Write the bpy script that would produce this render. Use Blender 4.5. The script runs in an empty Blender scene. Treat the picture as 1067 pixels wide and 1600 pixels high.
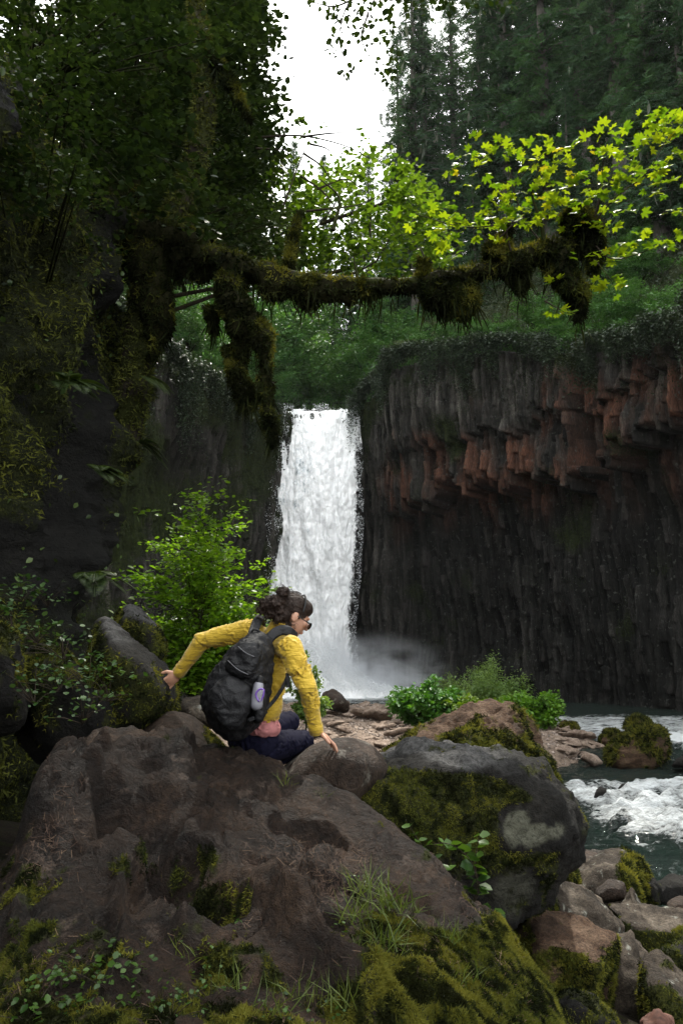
import bpy, bmesh, math, random
import numpy as np
from mathutils import Vector, Matrix, Euler

# ------------------------------------------------------------------ camera, world, sun
W, H, F = 1067.0, 1600.0, 1256.0
TILT = math.atan(220 / F)
CT, ST = math.cos(TILT), math.sin(TILT)
EYE = 3.7
S = bpy.context.scene
C = S.collection
cam_d = bpy.data.cameras.new('camera')
cam = bpy.data.objects.new('camera', cam_d)
C.objects.link(cam)
cam.location = (0, 0, EYE)
cam.rotation_euler = (math.pi / 2 + TILT, 0, 0)
cam_d.sensor_fit = 'VERTICAL'
cam_d.sensor_height = 36
cam_d.lens = 36 * F / H
cam_d.clip_start = 0.05
cam_d.clip_end = 3000
S.camera = cam

SUN_EL, SUN_AZ = math.radians(58), math.radians(13)      # azimuth measured from +Y (view direction) towards +X
S.world = bpy.data.worlds.new('World')
S.world.use_nodes = True
nt = S.world.node_tree
bg = nt.nodes['Background']
sky = nt.nodes.new('ShaderNodeTexSky')
sky.sky_type = 'NISHITA'
sky.sun_disc = False
sky.sun_elevation = SUN_EL
sky.sun_rotation = SUN_AZ
sky.air_density = 1.0
sky.dust_density = 2.0
tc = nt.nodes.new('ShaderNodeTexCoord')
no = nt.nodes.new('ShaderNodeTexNoise'); no.inputs['Scale'].default_value = 2.2; no.inputs['Detail'].default_value = 5
rp = nt.nodes.new('ShaderNodeValToRGB')
rp.color_ramp.elements[0].position = 0.32; rp.color_ramp.elements[0].color = (.45, .45, .45, 1)
rp.color_ramp.elements[1].position = 0.6
mx = nt.nodes.new('ShaderNodeMix'); mx.data_type = 'RGBA'
nt.links.new(tc.outputs['Generated'], no.inputs['Vector'])
nt.links.new(no.outputs['Fac'], rp.inputs['Fac'])
nt.links.new(rp.outputs['Color'], mx.inputs['Factor'])
nt.links.new(sky.outputs['Color'], mx.inputs['A'])
mx.inputs['B'].default_value = (16.2, 16.4, 16.2, 1)
nt.links.new(mx.outputs['Result'], bg.inputs['Color'])
bg.inputs['Strength'].default_value = 0.15

sun_d = bpy.data.lights.new('sun', 'SUN')
sun_d.energy = 5.0
sun_d.angle = math.radians(0.8)
sun_d.color = (1, .95, .85)
sun = bpy.data.objects.new('sun', sun_d); C.objects.link(sun)
sd = Vector((math.sin(SUN_AZ) * math.cos(SUN_EL), math.cos(SUN_AZ) * math.cos(SUN_EL), math.sin(SUN_EL)))
sun.rotation_euler = sd.to_track_quat('Z', 'Y').to_euler()
S.view_settings.view_transform = 'Standard'
S.view_settings.look = 'None'
S.view_settings.gamma = 1
S.view_settings.exposure = 0.55
S.view_settings.use_curve_mapping = False
S.cycles.max_bounces = 5
S.cycles.diffuse_bounces = 3
S.cycles.transparent_max_bounces = 8
S.cycles.transmission_bounces = 2
S.cycles.glossy_bounces = 2
S.cycles.volume_bounces = 4
S.cycles.use_denoising = True

# ------------------------------------------------------------------ helpers
def P(px, py, Y):
    """world point seen at photo pixel (px, py) at distance Y ahead"""
    dx, dy = (px - W / 2) / F, (H / 2 - py) / F
    s = Y / (CT - dy * ST)
    return np.array((dx * s, Y, EYE + (ST + dy * CT) * s))

def pix(v):
    v = np.asarray(v, float)
    x, y, z = v[..., 0], v[..., 1], v[..., 2] - EYE
    f = np.maximum(y * CT + z * ST, .05); u = -y * ST + z * CT
    return W / 2 + F * x / f, H / 2 - F * u / f

def sstep(a, b, x):
    t = np.clip((x - a) / (b - a), 0, 1)
    return t * t * (3 - 2 * t)

def _h(ix, iy, iz, seed):
    h = (ix.astype(np.int64) * 374761393 + iy.astype(np.int64) * 668265263 + iz.astype(np.int64) * 2147483647 + seed * 974711) & 0x7fffffff
    h = ((h ^ (h >> 13)) * 1274126177) & 0x7fffffff
    return (h ^ (h >> 16))

GR = np.array([(1,1,0),(-1,1,0),(1,-1,0),(-1,-1,0),(1,0,1),(-1,0,1),(1,0,-1),(-1,0,-1),(0,1,1),(0,-1,1),(0,1,-1),(0,-1,-1),(1,1,0),(-1,1,0),(0,-1,1),(0,-1,-1)], float)

def noise(p, seed=0):
    p = np.asarray(p, float)
    i = np.floor(p).astype(np.int64); f = p - i
    w = f * f * f * (f * (f * 6 - 15) + 10)
    r = 0
    for a in (0, 1):
        for b in (0, 1):
            for c in (0, 1):
                g = GR[_h(i[..., 0] + a, i[..., 1] + b, i[..., 2] + c, seed) & 15]
                d = g[..., 0] * (f[..., 0] - a) + g[..., 1] * (f[..., 1] - b) + g[..., 2] * (f[..., 2] - c)
                r = r + d * (w[..., 0] if a else 1 - w[..., 0]) * (w[..., 1] if b else 1 - w[..., 1]) * (w[..., 2] if c else 1 - w[..., 2])
    return r

def fbm(p, scale=1.0, octv=4, seed=0, gain=.5, ridged=False):
    p = np.asarray(p, float) * scale
    a, r = 1.0, 0
    for k in range(octv):
        n = noise(p * (2.03 ** k) + k * 17.3, seed + k)
        r = r + a * ((.5 - 2 * np.abs(n)) if ridged else n)
        a *= gain
    return r

def h1(i, seed=0):
    i = np.asarray(i)
    return (_h(i, i * 0 + 7, i * 0 + 3, seed) % 100003) / 100003.0

def mesh(name, v, faces, mat=None, smooth=True, attrs=None, mats=None, mi=None):
    """faces: int array (n,3) / (n,4) or a list of such arrays"""
    v = np.asarray(v, np.float32)
    fl = faces if isinstance(faces, list) else [faces]
    fl = [np.asarray(f, np.int32) for f in fl if len(f)]
    m = bpy.data.meshes.new(name)
    m.vertices.add(len(v)); m.vertices.foreach_set('co', v.ravel())
    idx = np.concatenate([f.ravel() for f in fl])
    tot = np.concatenate([np.full(len(f), f.shape[1], np.int32) for f in fl])
    st = np.concatenate(([0], np.cumsum(tot)[:-1])).astype(np.int32)
    m.loops.add(len(idx)); m.loops.foreach_set('vertex_index', idx)
    m.polygons.add(len(tot)); m.polygons.foreach_set('loop_start', st); m.polygons.foreach_set('loop_total', tot)
    if attrs:
        for k, a in attrs.items():
            at = m.attributes.new(k, 'FLOAT', 'POINT'); at.data.foreach_set('value', np.asarray(a, np.float32))
    m.update(calc_edges=True)
    m.polygons.foreach_set('use_smooth', np.full(len(tot), smooth))
    for x in (mats or ([mat] if mat else [])):
        m.materials.append(x)
    if mi is not None:
        m.polygons.foreach_set('material_index', np.asarray(mi, np.int32))
    return m

def link(name, m, parent=None, loc=None):
    o = bpy.data.objects.new(name, m); C.objects.link(o)
    if parent is not None: o.parent = parent
    if loc is not None: o.location = tuple(loc)
    return o

def empty(name, loc=(0, 0, 0), rz=0):
    o = bpy.data.objects.new(name, None); C.objects.link(o)
    o.empty_display_size = .2
    o.location = tuple(loc); o.rotation_euler = (0, 0, rz)
    return o

def tag(o, label=None, cat=None, group=None, kind=None):
    if label: o['label'] = label
    if cat: o['category'] = cat
    if group: o['group'] = group
    if kind: o['kind'] = kind
    return o

def struct(name, m): return tag(link(name, m), kind='structure')

def copy_tree(o, parent=None):
    c = o.copy(); C.objects.link(c); c.parent = parent
    for ch in o.children: copy_tree(ch, c)
    return c

def grid_faces(nu, nv, flip=False):
    i = np.arange(nu * nv).reshape(nu, nv)
    a, b, c, d = i[:-1, :-1], i[1:, :-1], i[1:, 1:], i[:-1, 1:]
    f = np.stack((a, b, c, d) if not flip else (a, d, c, b), -1)
    return f.reshape(-1, 4)

def vnormals(v, faces):
    n = np.zeros_like(v)
    f = faces
    if f.shape[1] == 4:
        fn = np.cross(v[f[:, 2]] - v[f[:, 0]], v[f[:, 3]] - v[f[:, 1]])
    else:
        fn = np.cross(v[f[:, 1]] - v[f[:, 0]], v[f[:, 2]] - v[f[:, 0]])
    for k in range(f.shape[1]): np.add.at(n, f[:, k], fn)
    return n / np.maximum(np.linalg.norm(n, axis=1, keepdims=True), 1e-9)

# ---- leaf scatter: every instance is baked into one mesh
def frames(nrm, rng, up=None):
    """random frames whose third axis is nrm"""
    n = nrm / np.maximum(np.linalg.norm(nrm, axis=1, keepdims=True), 1e-9)
    r = rng.normal(size=n.shape) if up is None else up
    x = r - (r * n).sum(1, keepdims=True) * n
    x /= np.maximum(np.linalg.norm(x, axis=1, keepdims=True), 1e-9)
    y = np.cross(n, x)
    return x, y, n

def scatter(tv, tf, pos, fr, size, rng):
    """tv template verts (k,3): y = along the leaf, z = normal;  fr: (x,y,n)"""
    k = len(tv); n = len(pos)
    x, y, z = fr
    s = np.asarray(size).reshape(-1, 1, 1) if np.ndim(size) else size
    v = (tv[None, :, 0:1] * x[:, None] + tv[None, :, 1:2] * y[:, None] + tv[None, :, 2:3] * z[:, None]) * s + pos[:, None]
    f = (np.arange(n)[:, None, None] * k + tf[None]).reshape(-1, tf.shape[1])
    return v.reshape(-1, 3), f, np.repeat(rng.random(n), k)

OVAL_V = np.array([(0, 0, 0), (.33, .35, .06), (.24, .75, .05), (0, 1, -.03), (-.24, .75, .05), (-.33, .35, .06), (0, .45, -.02)])
OVAL_F = np.array([(0, 1, 6), (1, 2, 6), (2, 3, 6), (3, 4, 6), (4, 5, 6), (5, 0, 6)])
DIAM_V = np.array([(0, 0, 0), (.3, .45, .08), (0, 1, 0), (-.3, .45, .08)])
DIAM_F = np.array([(0, 1, 2), (0, 2, 3)])
NEED_V = np.array([(0, 0, 0), (.13, .5, 0), (0, 1, -.12), (-.13, .5, 0)])
BLADE_V = np.array([(-.03, 0, 0), (.03, 0, 0), (.025, .5, .08), (-.025, .5, .08), (0, 1, .3)])
BLADE_F = np.array([(0, 1, 2), (0, 2, 3), (3, 2, 4)])
def maple_leaf():
    pts = [(0, 0)]
    for k, a in enumerate((-125, -85, -43, 0, 43, 85, 125)):
        L = (.42, .68, .9, 1.0, .9, .68, .42)[k]
        for da, l in ((-13, L * .72), (0, L), (13, L * .72)):
            t = math.radians(a + da); pts.append((math.sin(t) * l, math.cos(t) * l))
        if k < 6:
            t = math.radians(a + 21); l = .46; pts.append((math.sin(t) * l, math.cos(t) * l))
    v = np.array([(x * .62, y * .62 + .25, .05 * math.sin(7 * i) - .12 * (x * x)) for i, (x, y) in enumerate(pts)])
    f = np.array([(0, i + 1, i) for i in range(1, len(pts) - 1)])
    return v, f
MAPLE_V, MAPLE_F = maple_leaf()

class MB:
    """collects pieces into one mesh"""
    def __init__(s): s.v, s.f3, s.f4, s.n, s.a, s.m3, s.m4 = [], [], [], 0, [], [], []
    def add(s, v, f, r=None, m=0):
        v = np.asarray(v, float); f = np.asarray(f)
        if len(v) == 0: return
        (s.f3 if f.shape[1] == 3 else s.f4).append(f + s.n)
        (s.m3 if f.shape[1] == 3 else s.m4).append(np.full(len(f), m))
        s.v.append(v); s.n += len(v)
        s.a.append(np.full(len(v), .5) if r is None else np.asarray(r, float))
    def mesh(s, name, mats, smooth=True, extra=None):
        fl, mi = [], []
        if s.f3: fl.append(np.concatenate(s.f3)); mi.append(np.concatenate(s.m3))
        if s.f4: fl.append(np.concatenate(s.f4)); mi.append(np.concatenate(s.m4))
        mats = mats if isinstance(mats, list) else [mats]
        return mesh(name, np.concatenate(s.v), fl, mats=mats, smooth=smooth, attrs={'rnd': np.concatenate(s.a)}, mi=np.concatenate(mi))

def tube(pts, rad, n=8, wob=0, seed=0, cap=True):
    pts = np.asarray(pts, float); rad = np.broadcast_to(np.asarray(rad, float), (len(pts),))
    t = np.gradient(pts, axis=0); t /= np.maximum(np.linalg.norm(t, axis=1, keepdims=True), 1e-9)
    up = np.array((0, 0, 1.)) if abs(t[0, 2]) < .9 else np.array((1., 0, 0))
    xs, ys = [], []
    x = np.cross(up, t[0]); x /= np.linalg.norm(x)
    for k in range(len(pts)):
        x = x - (x @ t[k]) * t[k]; x = x / max(np.linalg.norm(x), 1e-9)
        xs.append(x); ys.append(np.cross(t[k], x))
    xs, ys = np.array(xs), np.array(ys)
    a = np.arange(n) * 2 * math.pi / n
    v = pts[:, None] + rad[:, None, None] * (np.cos(a)[None, :, None] * xs[:, None] + np.sin(a)[None, :, None] * ys[:, None])
    v = v.reshape(-1, 3)
    i = np.arange(len(pts) * n).reshape(len(pts), n)
    j = np.roll(i, -1, axis=1)
    f = np.stack((i[:-1], j[:-1], j[1:], i[1:]), -1).reshape(-1, 4)
    if wob:
        c = np.repeat(pts, n, 0); d = v - c
        v = c + d * (1 + wob * fbm(v, 1 / max(rad.mean(), .01) * .5, 3, seed))[:, None]
    return v, f

def smooth_path(pts, n=30):
    pts = np.asarray(pts, float)
    if len(pts) == 2:
        t = np.linspace(0, 1, n)[:, None]; return pts[0] * (1 - t) + pts[1] * t
    d = np.concatenate(([0], np.cumsum(np.linalg.norm(np.diff(pts[:, :3], axis=0), axis=1))))
    q = np.concatenate((pts[:1] * 2 - pts[1:2], pts, pts[-1:] * 2 - pts[-2:-1]))
    out = []
    for s in np.linspace(0, d[-1] - 1e-6, n):
        k = min(int(np.searchsorted(d, s, 'right')) - 1, len(pts) - 2)
        t = (s - d[k]) / max(d[k + 1] - d[k], 1e-9)
        a, b, c, e = q[k], q[k + 1], q[k + 2], q[k + 3]
        out.append(.5 * ((2 * b) + (-a + c) * t + (2 * a - 5 * b + 4 * c - e) * t * t + (-a + 3 * b - 3 * c + e) * t ** 3))
    return np.array(out)

# ------------------------------------------------------------------ materials
def newmat(name):
    m = bpy.data.materials.new(name); m.use_nodes = True
    return m, m.node_tree, m.node_tree.nodes['Principled BSDF']

def nd(t, kind, inp=None, **kw):
    n = t.nodes.new('ShaderNode' + kind)
    for k, v in kw.items(): setattr(n, k, v)
    for k, v in (inp or {}).items():
        if isinstance(v, bpy.types.NodeSocket): t.links.new(v, n.inputs[k])
        else: n.inputs[k].default_value = v
    return n

def noise_n(t, scale, detail=4, rough=.55, vec=None, dist=0):
    n = nd(t, 'TexNoise', {'Scale': scale, 'Detail': detail, 'Roughness': rough, 'Distortion': dist})
    if vec is not None: t.links.new(vec, n.inputs['Vector'])
    return n.outputs['Fac']

def ramp(t, fac, *stops):
    r = nd(t, 'ValToRGB', {'Fac': fac})
    e = r.color_ramp.elements
    while len(e) < len(stops): e.new(.5)
    for k, (p, c) in enumerate(stops):
        e[k].position = p
        e[k].color = (c, c, c, 1) if not hasattr(c, '__len__') else tuple(c) + (1,) * (4 - len(c))
    return r.outputs['Color']

def mixc(t, f, a, b, mode='MIX'):
    m = nd(t, 'Mix', data_type='RGBA', blend_type=mode)
    for k, v in (('Factor', f), ('A', a), ('B', b)):
        if isinstance(v, bpy.types.NodeSocket): t.links.new(v, m.inputs[k])
        else: m.inputs[k].default_value = v if k == 'Factor' else tuple(v) + (1,) * (4 - len(v))
    return m.outputs['Result']

def math_n(t, op, a, b=0.0, clamp=False):
    m = nd(t, 'Math', operation=op, use_clamp=clamp)
    for k, v in ((0, a), (1, b)):
        if isinstance(v, bpy.types.NodeSocket): t.links.new(v, m.inputs[k])
        else: m.inputs[k].default_value = v
    return m.outputs[0]

def wpos(t, sx=1, sy=1, sz=1, rot=None):
    g = nd(t, 'NewGeometry')
    m = nd(t, 'Mapping', {'Vector': g.outputs['Position'], 'Scale': (sx, sy, sz)})
    if rot: m.inputs['Rotation'].default_value = rot
    return m.outputs['Vector']

def attr(t, name): return nd(t, 'Attribute', attribute_name=name).outputs['Fac']

def rock_mat(name, c1, c2, c3, scale=2.0, rough=.8, lichen=0.0, lichen_col=(.33, .34, .28), spec=.22, moss1=(.018, .024, .004), moss2=(.06, .064, .008), bump=.6, stretch=(1, 1, 1), tint=None, wet=0):
    m, t, b = newmat(name)
    v = wpos(t, *stretch)
    big = noise_n(t, scale, 6, .6, v, .4)
    fine = noise_n(t, scale * 14, 5, .7, v)
    mid = noise_n(t, scale * 4, 7, .68, v, .6)
    speck = noise_n(t, scale * 45, 3, .8, v)
    col = ramp(t, big, (.3, c1), (.5, c2), (.72, c3))
    col = mixc(t, ramp(t, fine, (.3, 0.0), (.7, 1.0)), mixc(t, 1.0, col, (.40, .40, .40), 'MULTIPLY'), mixc(t, 1.0, col, (1.35, 1.33, 1.3), 'MULTIPLY'))
    grit = noise_n(t, scale * 70, 3, .75, v)
    col = mixc(t, ramp(t, grit, (.35, 0.0), (.65, 1.0)), mixc(t, 1.0, col, (.5, .5, .5), 'MULTIPLY'), mixc(t, 1.0, col, (1.4, 1.38, 1.35), 'MULTIPLY'))
    col = mixc(t, ramp(t, mid, (.32, 1.), (.5, 0.)), col, mixc(t, 1.0, col, (.5, .48, .46), 'MULTIPLY'))
    col = mixc(t, ramp(t, speck, (.62, 0.), (.74, 1.)), col, mixc(t, 1.0, col, (1.5, 1.5, 1.45), 'MULTIPLY'))
    if tint:
        col = mixc(t, attr(t, 'tint'), col, mixc(t, ramp(t, fine, (.35, 0.), (.65, 1.)), tint[0], tint[1]))
    tn = attr(t, 'tone')
    col = mixc(t, 1.0, col, nd(t, 'CombineXYZ', {0: math_n(t, 'ADD', tn, 1.0), 1: math_n(t, 'ADD', tn, 1.0), 2: math_n(t, 'ADD', tn, 1.0)}).outputs[0], 'MULTIPLY')
    col = mixc(t, attr(t, 'wet'), col, mixc(t, 1.0, col, (.42, .44, .46), 'MULTIPLY'))  # darkens the cliff recess, damp and painted shade together, and the column joints
    if lichen:
        ln = noise_n(t, scale * 2.3, 6, .65, wpos(t, 1, 1, 1, (1, 2, 3)), .2)
        lf = ramp(t, ln, (.62 - .2 * lichen, 0.0), (.68 - .2 * lichen, 1.0))
        la = attr(t, 'lichen')
        lf2 = mixc(t, 1.0, mixc(t, 1.0, lf, (1., 1., 1.), 'MULTIPLY'), mixc(t, ramp(t, fine, (.35, 0.), (.55, 1.)), (.15, .15, .15), (1., 1., 1.)), 'MULTIPLY')
        if lichen == 1:                     # only where the rock carries its own patch
            lf2 = mixc(t, 1.0, la, mixc(t, ramp(t, fine, (.3, 0.), (.5, 1.)), (.2, .2, .2), (1., 1., 1.)), 'MULTIPLY')
        col = mixc(t, lf2, col, lichen_col)
    mn = noise_n(t, 9, 6, .7, wpos(t))
    ma = attr(t, 'moss')
    mf = math_n(t, 'ADD', ma, math_n(t, 'MULTIPLY', math_n(t, 'SUBTRACT', mn, .5), 1.2))
    mf = ramp(t, mf, (.4, 0.0), (.58, 1.0))
    mcol = mixc(t, ramp(t, noise_n(t, 5, 5, .7, wpos(t)), (.35, 0.), (.68, 1.)), moss1, moss2)
    mcol = mixc(t, ramp(t, noise_n(t, 60, 3, .7, wpos(t)), (.35, 0.), (.65, 1.)), mixc(t, 1.0, mcol, (.35, .35, .35), 'MULTIPLY'), mcol)
    col = mixc(t, mf, col, mcol)
    t.links.new(col, b.inputs['Base Color'])
    rr = ramp(t, big, (.3, min(max(rough - wet, .05) + .1, 1)), (.6, min(rough + .12, 1)))
    t.links.new(mixc(t, mf, rr, (1., 1., 1.)), b.inputs['Roughness'])
    b.inputs['Specular IOR Level'].default_value = spec
    hh = math_n(t, 'ADD', math_n(t, 'MULTIPLY', fine, .35), math_n(t, 'ADD', math_n(t, 'MULTIPLY', mid, .9), math_n(t, 'MULTIPLY', grit, .14)))
    bm = nd(t, 'Bump', {'Height': hh, 'Strength': bump, 'Distance': .12 / scale * 2})
    t.links.new(bm.outputs['Normal'], b.inputs['Normal'])
    return m

def leaf_mat(name, dark, light, trans=.45, autumn=None, gloss=.45, trans_gain=1.6):
    m, t, b = newmat(name)
    r = attr(t, 'rnd')
    col = ramp(t, r, (0.0, dark), (1.0, light)) if autumn is None else ramp(t, r, (0.0, dark), (.955, light), (.985, autumn))
    col = mixc(t, ramp(t, noise_n(t, .9, 3, .5, wpos(t)), (.35, 0.), (.65, 1.)), mixc(t, 1.0, col, (.62, .7, .7), 'MULTIPLY'), col)
    t.links.new(col, b.inputs['Base Color'])
    b.inputs['Roughness'].default_value = gloss
    b.inputs['Specular IOR Level'].default_value = .35
    tr = nd(t, 'BsdfTranslucent', {'Color': mixc(t, 1.0, col, (trans_gain, trans_gain * .98, trans_gain * .35), 'MULTIPLY')})
    mx = nd(t, 'MixShader', {0: trans, 1: b.outputs[0], 2: tr.outputs[0]})
    t.links.new(mx.outputs[0], t.nodes['Material Output'].inputs['Surface'])
    return m

def bark_mat(name, c1, c2, moss=(.05, .06, .01), mossy=.4):
    m, t, b = newmat(name)
    v = wpos(t, 1, 1, .2)
    n = noise_n(t, 14, 5, .7, v)
    col = mixc(t, ramp(t, n, (.3, 0.), (.7, 1.)), c1, c2)
    mf = ramp(t, noise_n(t, 3, 6, .7, wpos(t)), (.62 - .3 * mossy, 0.), (.7 - .3 * mossy, 1.))
    col = mixc(t, mf, col, moss)
    t.links.new(col, b.inputs['Base Color']); b.inputs['Roughness'].default_value = .9; b.inputs['Specular IOR Level'].default_value = .1
    bm = nd(t, 'Bump', {'Height': n, 'Strength': .8, 'Distance': .03}); t.links.new(bm.outputs['Normal'], b.inputs['Normal'])
    return m

def plain_mat(name, col, rough=.6, spec=.4, var=.25, scale=20, bump=0, metal=0):
    m, t, b = newmat(name)
    n = noise_n(t, scale, 4, .6, nd(t, 'TexCoord').outputs['Object'])
    c = mixc(t, ramp(t, n, (.3, 0.), (.7, 1.)), tuple(x * (1 - var) for x in col), tuple(min(x * (1 + var), 1) for x in col))
    t.links.new(c, b.inputs['Base Color'])
    b.inputs['Roughness'].default_value = rough; b.inputs['Specular IOR Level'].default_value = spec; b.inputs['Metallic'].default_value = metal
    if bump:
        bm = nd(t, 'Bump', {'Height': n, 'Strength': bump, 'Distance': .004}); t.links.new(bm.outputs['Normal'], b.inputs['Normal'])
    return m
# ------------------------------------------------------------------ the setting
M_CLIFF = rock_mat('basalt', (.005, .005, .0045), (.018, .017, .015), (.065, .061, .055), scale=1.3, rough=.75, stretch=(1, 1, .16), bump=1.0,
                   lichen=.12, lichen_col=(.07, .075, .065), moss1=(.008, .014, .004), moss2=(.04, .055, .010), tint=((.025, .010, .006), (.115, .048, .027)))
M_GRAVEL = rock_mat('gravel', (.09, .065, .05), (.22, .17, .135), (.34, .27, .22), scale=5, rough=.9, bump=1.0)
M_SOIL = rock_mat('soil', (.012, .009, .007), (.03, .021, .015), (.05, .036, .026), scale=3, rough=.95, bump=1.0)

def ground_z(x, y):
    x = np.asarray(x, float); y = np.asarray(y, float)
    n = fbm(np.stack((x, y, x * 0), -1), .35, 4, 5)
    bed = -.55 + .25 * n
    # gravel bar that reaches out of the left bank
    edge = np.interp(y, (14, 20, 24, 29, 34, 40, 50, 57, 60), (-6, 1, 5.6, 8.6, 11.3, 10.5, 8.5, 3.0, -3))
    edge = edge + .8 * n
    bar = sstep(edge + .8, edge - 2.2, x) * sstep(15, 24, y) * (1 - sstep(55, 61, y))
    z = bed + bar * (.85 + .25 * n)
    # near bank under the camera, higher to the left
    sh = np.interp(x, (-12, -3, -1, 2, 4, 8, 14), (26, 20, 15, 12.6, 12.0, 10.8, 9))
    top = np.interp(x, (-12, -4, -1, .6, 2, 5, 12), (3.2, 2.75, 2.35, 2.0, 1.45, 1.0, .6))
    nb = (1 - sstep(3.8, 1.0, sh - y)) if False else sstep(0, 1, (sh - y) / np.maximum(sh - 4.5, .5))
    z = np.maximum(z, -.6 + (top + .6) * nb + .12 * n)
    lb = sstep(-3.2, -6.5, x - np.interp(y, (0, 10, 30, 50, 80), (0, 0, -6, -9, -12)))
    return z + 2.0 * lb

# ground sheet: fine near the camera, reaching far beyond the gorge
gx = np.concatenate((np.linspace(-900, -60, 12)[:-1], np.linspace(-60, -14, 30)[:-1], np.linspace(-14, 16, 260), np.linspace(16, 60, 30)[1:], np.linspace(60, 900, 12)[1:]))
gy = np.concatenate((np.linspace(-600, -8, 10)[:-1], np.linspace(-8, 30, 260), np.linspace(30, 90, 200)[1:], np.linspace(90, 1500, 16)[1:]))
GX, GY = np.meshgrid(gx, gy, indexing='ij')
GZ = ground_z(GX, GY)
gv = np.stack((GX, GY, GZ), -1).reshape(-1, 3)
gf = grid_faces(len(gx), len(gy))
cen = gv[gf].mean(1)
gmi = ((cen[:, 1] > 16) & (cen[:, 0] > -9)).astype(int)
ground = struct('ground', mesh('ground', gv, gf, mats=[M_SOIL, M_GRAVEL], mi=gmi, attrs={'moss': .42 * (gv[:, 1] < 14) * np.ones(len(gv))}))

# ---- cliffs round the plunge basin
PL = np.array([(-26, 8), (-21, 30), (-17, 45), (-14, 56), (-10.8, 68), (-7.6, 76), (-3, 79), (1, 79.5), (3, 78.6), (5.2, 77), (9.8, 74), (16.6, 66), (21.5, 58), (24.3, 49), (27.5, 38), (31, 22), (36, 5)], float)
PLT = np.array([24, 24, 24.5, 24.5, 25, 27, 28.1, 28.1, 28.6, 29.3, 30.2, 28.8, 26.0, 23.5, 22.5, 23, 24])
PLS = np.array([1.2, 1.2, 1.2, 1.1, .9, .4, .16, .16, .5, 1.0, 1.25, 1.15, 1.2, 1.2, 1.2, 1.2, 1.2])   # slope above the rim
NU = 1450
uu = np.linspace(0, 1, NU)
def path_interp(vals, n):
    q = smooth_path(np.column_stack((PL, np.zeros(len(PL)), vals)), n)
    return q
pth = path_interp(PLT, NU)
PXY = pth[:, :2]; PTOP = pth[:, 3]; PSL = path_interp(PLS * 10, NU)[:, 3] / 10
tg = np.gradient(PXY, axis=0); tg /= np.linalg.norm(tg, axis=1, keepdims=True)
PN = np.column_stack((tg[:, 1], -tg[:, 0]))              # towards the gorge
arc = np.concatenate(([0], np.cumsum(np.linalg.norm(np.diff(PXY, axis=0), axis=1))))
pp, _ = pix(np.column_stack((PXY, np.full(NU, 15.))))     # only used to find where along the wall the right-hand tiers start
rightside = sstep(3.5, 8, PXY[:, 0])
leftside = sstep(-6, -9, PXY[:, 0])
NW, NS = 330, 90
zw = np.linspace(-2, 1, NW)
rows = np.linspace(0, 1, NW)
Zr = -2 + (PTOP[:, None] + 2) * rows[None]
# columns
cw = .42
ci_f = (arc + .25 * noise(np.stack((arc * .6, arc * 0, arc * 0), -1), 3)) / cw
ci = np.floor(ci_f).astype(int); cf = ci_f - ci
colr = h1(ci, 5); colr2 = h1(ci, 9)
prof = .6 * (1 - (2 * np.abs(cf - .5)) ** 3)              # rounded column front
grp = noise(np.stack((arc * .22, arc * 0 + 4, arc * 0), -1), 8)
P3 = np.stack((np.broadcast_to(PXY[:, 0:1], Zr.shape), np.broadcast_to(PXY[:, 1:2], Zr.shape), Zr), -1)
blk = np.floor(Zr / 1.7 + (h1(ci, 21) * 9)[:, None]).astype(int)
seg = h1(ci[:, None] * 131 + blk, 33)                     # blocks broken out of each column
disp = prof[:, None] + .85 * colr[:, None] + .38 * seg + .7 * fbm(P3, .09, 3, 41) * 2 + .22 * fbm(P3 * (1, 1, .6), 1.4, 4, 42)
z1 = 21.6 + 1.0 * grp * 2 + 1.1 * (colr2 - .5) + np.interp(PXY[:, 0], (4, 9, 15, 22, 26), (-1, .2, 0, -.8, 0))
z2 = 17.4 + 1.6 * noise(np.stack((arc * .3, arc * 0 + 9, arc * 0), -1), 18) * 2 + 1.5 * (colr - .5) + np.interp(PXY[:, 0], (4, 9, 15, 22, 26), (-1.5, -.6, .3, -.9, 1))
nz = .1
tier = .9 * sstep(-nz, nz, Zr - z1[:, None]) + 2.9 * sstep(-nz, nz, Zr - z2[:, None]) + .8 * np.clip((Zr - 4) / 12, 0, 1)
# a rectangular recess high on the right, where a block of columns fell out
rec = sstep(21.0, 21.3, PXY[:, 0]) * sstep(22.8, 22.4, PXY[:, 0])
tier = tier - 1.9 * rec[:, None] * ((Zr > 17) & (Zr < 25.6 + .8 * colr[:, None]))
disp = disp + tier * rightside[:, None] + .7 * leftside[:, None] * np.clip(Zr / 20, 0, 1)
disp *= sstep(1, .97, rows)[None] * .9 + .1
disp[:, :] += -2.0 * (sstep(-8, -5, PXY[:, 0]) * sstep(4, 1.5, PXY[:, 0]))[:, None] * (1 - rows[None] ** 3)
wx = PXY[:, 0:1] + PN[:, 0:1] * disp; wy = PXY[:, 1:2] + PN[:, 1:2] * disp
wall = np.stack((wx, wy, Zr), -1)
back = (np.linspace(0, 1, NS)[1:] ** 1.6 * 120)
bx = wx[:, -1:] - PN[:, 0:1] * back[None]; by = wy[:, -1:] - PN[:, 1:2] * back[None]
bz = PTOP[:, None] + PSL[:, None] * back[None] * (1 - .25 * back[None] / 120)
sl = np.stack((bx, by, bz), -1)
sn = fbm(sl, .12, 4, 61)
sl[..., 2] += sn * 2.6 * np.clip(back[None] / 6, 0, 1)
V = np.concatenate((wall, sl), 1)
v = V.reshape(-1, 3); f = grid_faces(NU, NW + NS - 1, flip=True)
red = np.zeros(V.shape[:2])
rn = fbm(P3 * (1, 1, .5), .3, 4, 71)
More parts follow.
